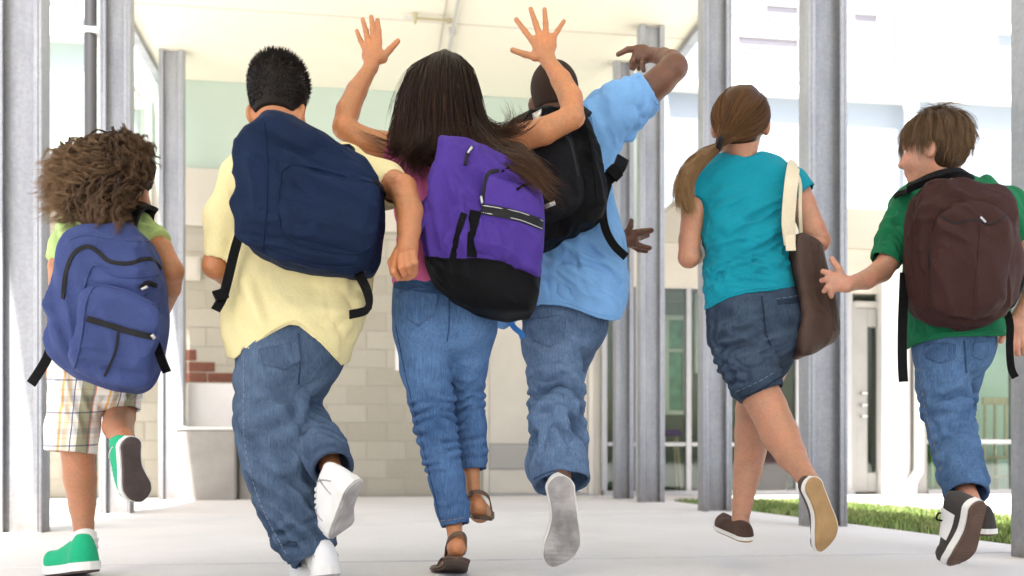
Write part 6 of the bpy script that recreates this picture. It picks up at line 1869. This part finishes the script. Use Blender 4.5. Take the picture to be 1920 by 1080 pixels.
# tote bag
tb = empty('tote_bag', K.p(1520, 560, -.06)); tag(tb, 'dark brown tote bag with a cream strap on the shoulder of the girl in turquoise', 'tote bag')
poly = [(1478, 437), (1505, 440), (1534, 452), (1548, 500), (1566, 555), (1577, 600), (1572, 632), (1540, 652), (1492, 672), (1484, 640), (1492, 600), (1484, 540), (1476, 490)]
V, Q = puff(poly, K.d - .02, .15, .030, .0045, slope=(.5, .0), sharp=False, smooth=1)
V = fold(V, Q, .005, .06, pdir(.3, 1), None, None, 3); V = fold(V, Q, .006, .05, pdir(1, .5), K.p(1530, 600, -.1), .1, 5)
tbo = vpart('bag_body', V, Q, M['totebrown'], tb, tb); s1 = Surf((V, Q))
lay_tube(s1, 'seam', [(1480, 470), (1500, 474), (1534, 470)], .002, M['totebrown'], tbo, tb)
lay_tube(s1, 'seam', [(1536, 455), (1545, 520), (1556, 580), (1566, 620)], .003, M['totebrown'], tbo, tb)
hang_strap('strap', [K.p(1482, 458, -.09), K.p(1478, 420, -.105), K.p(1480, 380, -.105), K.p(1484, 340, -.09), K.p(1488, 312, -.03), K.p(1490, 316, .05), K.p(1490, 380, .12)], .042, .005, M['canvas'], tb, tb, face=(.15, -.9, .25))
hang_strap('strap', [K.p(1492, 320, -.03), K.p(1500, 345, -.06), K.p(1500, 390, -.085), K.p(1502, 440, -.06)], .012, .004, M['canvas'], tb, tb, face=(.3, -.9, .1))
hang_strap('strap_patch', [K.p(1481, 440, -.10), K.p(1483, 470, -.105)], .03, .004, M['canvas'], tb, tb)

# ================================================================= boy in the green shirt
K = KF = Kid('running boy in a green t-shirt with tousled brown hair and his face turned aside', 2.95, 1790)
R = head_frame(56, 0, 0); hc = K.p(1750, 284, .02)
hp_, L = head_prims(hc, R, .95, earz=-.012, ear=1.1)
body = trunk(K, (1790, 390, .04, 96), (1790, 640, .02, 72)) + hp_
body += K.chain([(1765, 320, .02, 30), (1782, 365, .03, 35)], .02)
body += K.chain([(1712, 398, .02, 26), (1684, 450, -.005, 20), (1664, 492, -.025, 20), (1652, 508, -.03, 21)]) + K.chain([(1652, 508, -.03, 21), (1625, 524, -.07, 18), (1586, 534, -.12, 13)])
body += hand_px(K, [((1588, 533, -0.120), (1570, 526, -0.120), 14, 17), ((1572, 532, -0.120), (1560, 540, -0.120), 13, 10)],
    [dict(p=[(1578, 518, -0.125), (1572, 503, -0.130), (1560, 486, -0.132)], r=7.5), dict(p=[(1564, 517, -0.120), (1554, 513, -0.120), (1543, 509, -0.110)], r=7), dict(p=[(1560, 525, -0.120), (1551, 524, -0.120), (1541, 526, -0.105)], r=7), dict(p=[(1559, 534, -0.120), (1552, 538, -0.120), (1545, 546, -0.110)], r=6.5), dict(p=[(1562, 542, -0.120), (1558, 550, -0.115), (1559, 556, -0.108)], r=6)])
body += K.chain([(1878, 400, .02, 32), (1918, 452, -.02, 27), (1950, 500, -.04, 23)]) + K.chain([(1950, 500, -.04, 22), (1940, 545, -.04, 20), (1914, 592, -.04, 14)])
body += hand_px(K, [((1914, 590, -.04), (1906, 612, -.04), 14, 18), ((1900, 606, -.04), (1898, 624, -.04), 12, 10), ((1912, 612, -.04), (1910, 628, -.04), 12, 10)],
    [dict(p=[(1894, 608, -.05), (1884, 622, -.055), (1877, 640, -.055)], r=7), dict(p=[(1897, 624, -.04), (1894, 644, -.045), (1897, 668, -.04)], r=6.8), dict(p=[(1905, 628, -.04), (1906, 648, -.045), (1908, 664, -.035)], r=6.8), dict(p=[(1912, 628, -.04), (1918, 648, -.04), (1920, 664, -.03)], r=6.5), dict(p=[(1920, 622, -.035), (1928, 638, -.035), (1930, 652, -.025)], r=6)])
body += K.chain([(1765, 680, .0, 30), (1785, 800, -.03, 22), (1808, 910, -.12, 17), (1822, 940, -.2, 16)])
body += K.chain([(1818, 680, .02, 15), (1805, 770, .1, 12), (1818, 900, .08, 13), (1840, 975, .07, 13)])
body_with_hands(K, body, M['skinF'], [((1568, 522, -.12), .085), ((1904, 630, -.04), .1), ((1752, 290, .0), .15)], .005)
eyes(K, L, .95, R)
# jeans
ll = [(1765, 675, .0, 48), (1767, 720, 0, 45), (1774, 765, -.015, 44), (1784, 805, -.03, 42), (1795, 850, -.07, 41), (1805, 892, -.11, 41), (1813, 930, -.16, 40)]
rl = [(1824, 665, .02, 31), (1814, 710, .05, 25), (1805, 760, .09, 21), (1804, 805, .10, 20), (1812, 860, .09, 19), (1824, 930, .08, 20)]
pr = K.rows([(632, 1714, 1864, .01, .08), (662, 1716, 1860, .01, .09)], .05) + K.chain(ll, .015, cut=True) + K.chain(rl, .012, cut=True) + [K.hollow(ll[-2], ll[-1], .010)]
oB, sB, vqB = garment(K, 'jeans', pr, M['denimF'], vox=.0048, folds=[(.006, .055, (1, -.3), (1780, 770, -.05), .10), (.005, .05, (1, .4), (1795, 830, -.08), .12), (.005, .045, (1, -.2), (1765, 690, -.05), .10), (.004, .05, (1, .5), (1805, 900, -.12), .1), (.006, .03, (1, .1), (1822, 780, .05), .08)],
    ringsp=[(.0045, 22, (1768, 730, 0), (1795, 850, -.06), .0, .9)], fadeamp=.016, seed=102, wear=[(1768, 700, -.06, .09, .42), (1830, 680, 0, .06, .25), (1795, 860, -.1, .08, .2), (1810, 650, -.04, .04, -.2)])
for poly in ([(1732, 646), (1770, 642), (1792, 646), (1790, 672), (1762, 682), (1736, 672)], [(1826, 642), (1856, 640), (1852, 668), (1838, 676), (1822, 668)]):
    lay_patch(sB, 'pocket', poly, .003, M['denimF'], oB, K.root)
lay_stitches(sB, 'pocket_stitching', [(1734, 652), (1740, 671), (1762, 679), (1788, 668)], M['stitch'], oB, K.root)
lay_stitches(sB, 'pocket_stitching', [(1828, 646), (1825, 666), (1838, 673), (1850, 665)], M['stitch'], oB, K.root)
lay_stitches(sB, 'side_seam', [(1722, 690), (1730, 740), (1740, 790), (1754, 840), (1766, 890)], M['stitch'], oB, K.root)
lay_tube(sB, 'seat_seam', [(1808, 640), (1810, 670), (1812, 700)], .003, M['denimF'], oB, K.root)
lay_tube(sB, 'hem_fold', [(1780, 936), (1800, 926), (1826, 918), (1850, 914)], .004, M['denimF'], oB, K.root)
# shirt
pr = K.rows([(365, 1708, 1878, .04, .055), (400, 1694, 1892, .03, .07), (450, 1694, 1894, .02, .085), (510, 1698, 1896, .01, .09), (570, 1702, 1893, .01, .092), (625, 1703, 1888, .01, .095), (655, 1704, 1888, .01, .097)], .045)
sl = [(1712, 388, .03, 44), (1684, 440, .0, 35), (1659, 492, -.02, 29)]; sr = [(1876, 392, .03, 42), (1900, 425, .0, 34), (1918, 462, -.02, 29)]
pr += K.chain(sl, .02, cut=True) + K.chain(sr, .02, cut=True) + [K.hollow(sl[-2], sl[-1], .009, .7), K.hollow(sr[-2], sr[-1], .009, .7)]
oS, sS, vqS = garment(K, 'green_shirt', pr, M['green'], vox=.005, post=hem_cut(K, [(1690, 660), (1704, 654), (1718, 646), (1745, 638), (1780, 632), (1890, 630)], .09, .012), folds=[(.007, .045, (.4, 1), (1690, 440, -.05), .13), (.005, .05, (.2, 1), None), (.006, .05, (1, .3), (1740, 600, -.1), .12)], seed=105)
lay_tube(sS, 'sleeve_hem', [(1636, 482), (1658, 490), (1682, 496)], .003, M['green'], oS, K.root)
lay_tube(sS, 'hem_fold', [(1706, 644), (1745, 629), (1780, 623), (1885, 621)], .0028, M['green'], oS, K.root)
# shoes
o, f = shoe(K, (1846, 940, -.40), (1796, 1068, -.34), (-.45, .88, .12), 'tread', -1, .45, h=.085, sole_h=.024, mats=('greyshoe', 'rubberw', 'rubberbr'))
shoe_lines(K, o, f, LACES, M['webbing'], .003)
Lp = f['surf'](.42, 2.0)
V, F = tube_geo(catmull([Lp, Lp + np.array([-.035, -.02, .008]), Lp + np.array([-.045, -.03, -.008]), Lp + np.array([-.02, -.02, -.012]), Lp + np.array([0, 0, -.002])], .004), .0028, 6); vpart('lace', V, F, M['webbing'], o, K.root)
pv = []; nq, na = 7, 5
for i in range(nq):
    for j in range(na): pv.append(f['surf'](.30 + .36 * i / (nq - 1), 1.30 - 1.18 * j / (na - 1)) + f['ez'] * .001 + f['ey'] * .0025)
pf = [(i * na + j, i * na + j + 1, (i + 1) * na + j + 1, (i + 1) * na + j) for i in range(nq - 1) for j in range(na - 1)]
vpart('side_panel', np.array(pv), pf, M['whiteshoe'], o, K.root)
shoe(K, (1842, 1005, .03), (1838, 990, .24), (0, 0, 1), 'plain', 1, .36, h=.075, sole_h=.022, mats=('greyshoe', 'rubberw', 'rubberbr'))
# tousled hair
V0, Q0 = sdf_mesh([ell(hc + R @ np.array([0, -.008, .028]), (.073, .086, .077), R, .02), ell(hc + R @ np.array([0, -.032, -.02]), (.061, .055, .055), R, .02)], .0045,
    lambda D, X, Y, Z: np.maximum(D, np.minimum((R[0, 1] * (X - hc[0]) + R[1, 1] * (Y - hc[1]) + R[2, 1] * (Z - hc[2])) - .012, .05 - (R[0, 2] * (X - hc[0]) + R[1, 2] * (Y - hc[1]) + R[2, 2] * (Z - hc[2])))), 2)
parts = [(V0, Q0, np.zeros(len(V0)))]
hl = lambda x, y, z: hc + R @ (np.array([x, y, z]) * .90)
crown = (0.0, -.035, .118)
def lock(az, l0, l1, lift=.012, drop=.03):
    """guide from the crown out along azimuth az (deg, 0 = forward) and down"""
    a = math.radians(az); s, c = math.sin(a), math.cos(a)
    pts = []
    for t in np.linspace(l0, l1, 7):
        ph = t * 1.75
        pts.append(hl(s * math.sin(ph) * (.082 + lift), -.010 + c * math.sin(ph) * (.097 + lift), .03 + math.cos(ph) * (.088 + lift) - drop * max(0, t - .8)))
    return pts
P1 = strands([lock(az, .05, 1.12 if abs(((az + 180) % 360) - 180) < 50 else 1.22) for az in range(-180, 181, 15)], 3600, 10, .006, .016, .0009, .0004, 111, wav=.006, minlen=.6, clump=7, cspread=.003)
P2 = strands([lock(az, .35, 1.25 if az > 60 or az < -60 else 1.05, .016, .0) for az in range(-180, 181, 15)], 2600, 9, .009, .026, .0009, .0003, 112, wav=.008, minlen=.5, clump=8, cspread=.003)
P3 = strands([lock(az, .0, .5, .026, -.05) for az in range(-180, 181, 20)], 260, 8, .008, .028, .0009, .0004, 113, wav=.008, minlen=.5)
P4 = strands([lock(az, .75, 1.45, .008, .03) for az in range(120, 241, 12)], 900, 8, .008, .012, .0011, .0004, 114, wav=.004, minlen=.6)
parts += [(p[0], p[1], p[2] * .55, p[3]) for p in (P1, P2, P3, P4)]
Vh, Qh, Th = join(parts)
K.part('hair', Vh, Qh, M['hairF'], None, {'tip': Th, 'rnd': RND})
# dark brown backpack
bp = pack_root('dark brown backpack on the boy in green', K, 1800, 470, -.18)
dpk = K.d - .16
poly = [(1722, 338), (1765, 330), (1820, 334), (1868, 352), (1890, 400), (1902, 450), (1908, 500), (1898, 550), (1872, 594), (1830, 610), (1780, 606), (1735, 588), (1712, 556), (1704, 500), (1702, 430), (1706, 380)]
V, Q = puff(poly, dpk, .21, .075, .0052, slope=(.0, -.1), belly=.02)
V = fold(V, Q, .010, .07, pdir(.2, 1), None, None, 3); V = fold(V, Q, .015, .05, pdir(1, .5), K.p(1800, 380, -.25), .12, 5); V = fold(V, Q, .006, .05, pdir(1, -.3), K.p(1860, 420, -.25), .1, 7)
pb = vpart('pack_body', V, Q, M['brownpack'], bp, bp); s1 = Surf((V, Q))
pk = [(1760, 388), (1800, 376), (1850, 384), (1886, 410), (1896, 470), (1892, 540), (1866, 586), (1810, 596), (1760, 584), (1742, 550), (1742, 480), (1748, 420)]
V2, Q2 = puff(pk, dpk - .10, .075, .032, .0045, slope=(.0, -.1), belly=.012)
V2 = fold(V2, Q2, .011, .06, pdir(.25, 1), None, None, 9); V2 = fold(V2, Q2, .013, .04, pdir(1, .7), K.p(1800, 410, -.3), .08, 10)
fp = vpart('front_pocket', V2, Q2, M['brownpack'], bp, bp); s2 = Surf((V, Q), (V2, Q2))
lay_tube(s2, 'piping', [(1745, 560), (1742, 480), (1750, 420), (1764, 390)], .003, M['brownpack'], fp, bp)
lay_ribbon(s2, 'pocket_zip', [(1744, 470), (1742, 500), (1744, 545)], .006, M['zip'], fp, bp, .003)
lay_tube(s1, 'seam', [(1714, 560), (1708, 480), (1712, 400), (1724, 356), (1750, 340)], .003, M['brownpack'], pb, bp)
lay_ribbon(s2, 'seam', [(1764, 404), (1790, 418), (1820, 412), (1838, 416), (1862, 420), (1886, 404)], .005, M['zip'], fp, bp, .003)
lay_tube(s2, 'zip_puller', [(1836, 408), (1846, 418)], .0045, M['metal'], fp, bp, .003)
lay_tube(s2, 'seam', [(1838, 420), (1834, 480), (1828, 540), (1826, 580)], .0022, M['brownpack'], fp, bp)
V3, Q3 = puff([(1896, 486), (1912, 490), (1917, 520), (1908, 552), (1890, 580), (1884, 540)], dpk + .02, .07, .02, .0045)
vpart('side_pocket', V3, Q3, M['blackny'], bp, bp)
hang_strap('strap', [K.p(1696, 512, -.1), K.p(1694, 560, -.12), K.p(1692, 620, -.13), K.p(1692, 680, -.13), K.p(1694, 716, -.13)], .027, .004, M['webbing'], bp, bp)
hang_strap('strap', [K.p(1888, 585, -.14), K.p(1894, 610, -.15), K.p(1893, 650, -.15), K.p(1896, 690, -.15), K.p(1904, 708, -.15)], .020, .004, M['webbing'], bp, bp, face=(-.4, -.9, 0))
hang_strap('shoulder_strap', [K.p(1716, 352, -.12), K.p(1694, 360, -.02), K.p(1690, 380, .05)], .05, .014, M['blackny'], bp, bp, face=(-.3, -.8, .5))
hang_strap('collar_strap', [K.p(1704, 352, -.12), K.p(1740, 336, -.16), K.p(1775, 325, -.17), K.p(1802, 324, -.16), K.p(1818, 334, -.13)], .028, .020, M['blackny'], bp, bp, face=(0, -.7, .7))
hang_strap('grab_loop', [K.p(1772, 336, -.20), K.p(1785, 344, -.24), K.p(1800, 344, -.24), K.p(1812, 334, -.20)], .016, .005, M['webbing'], bp, bp, face=(0, -.8, .6))
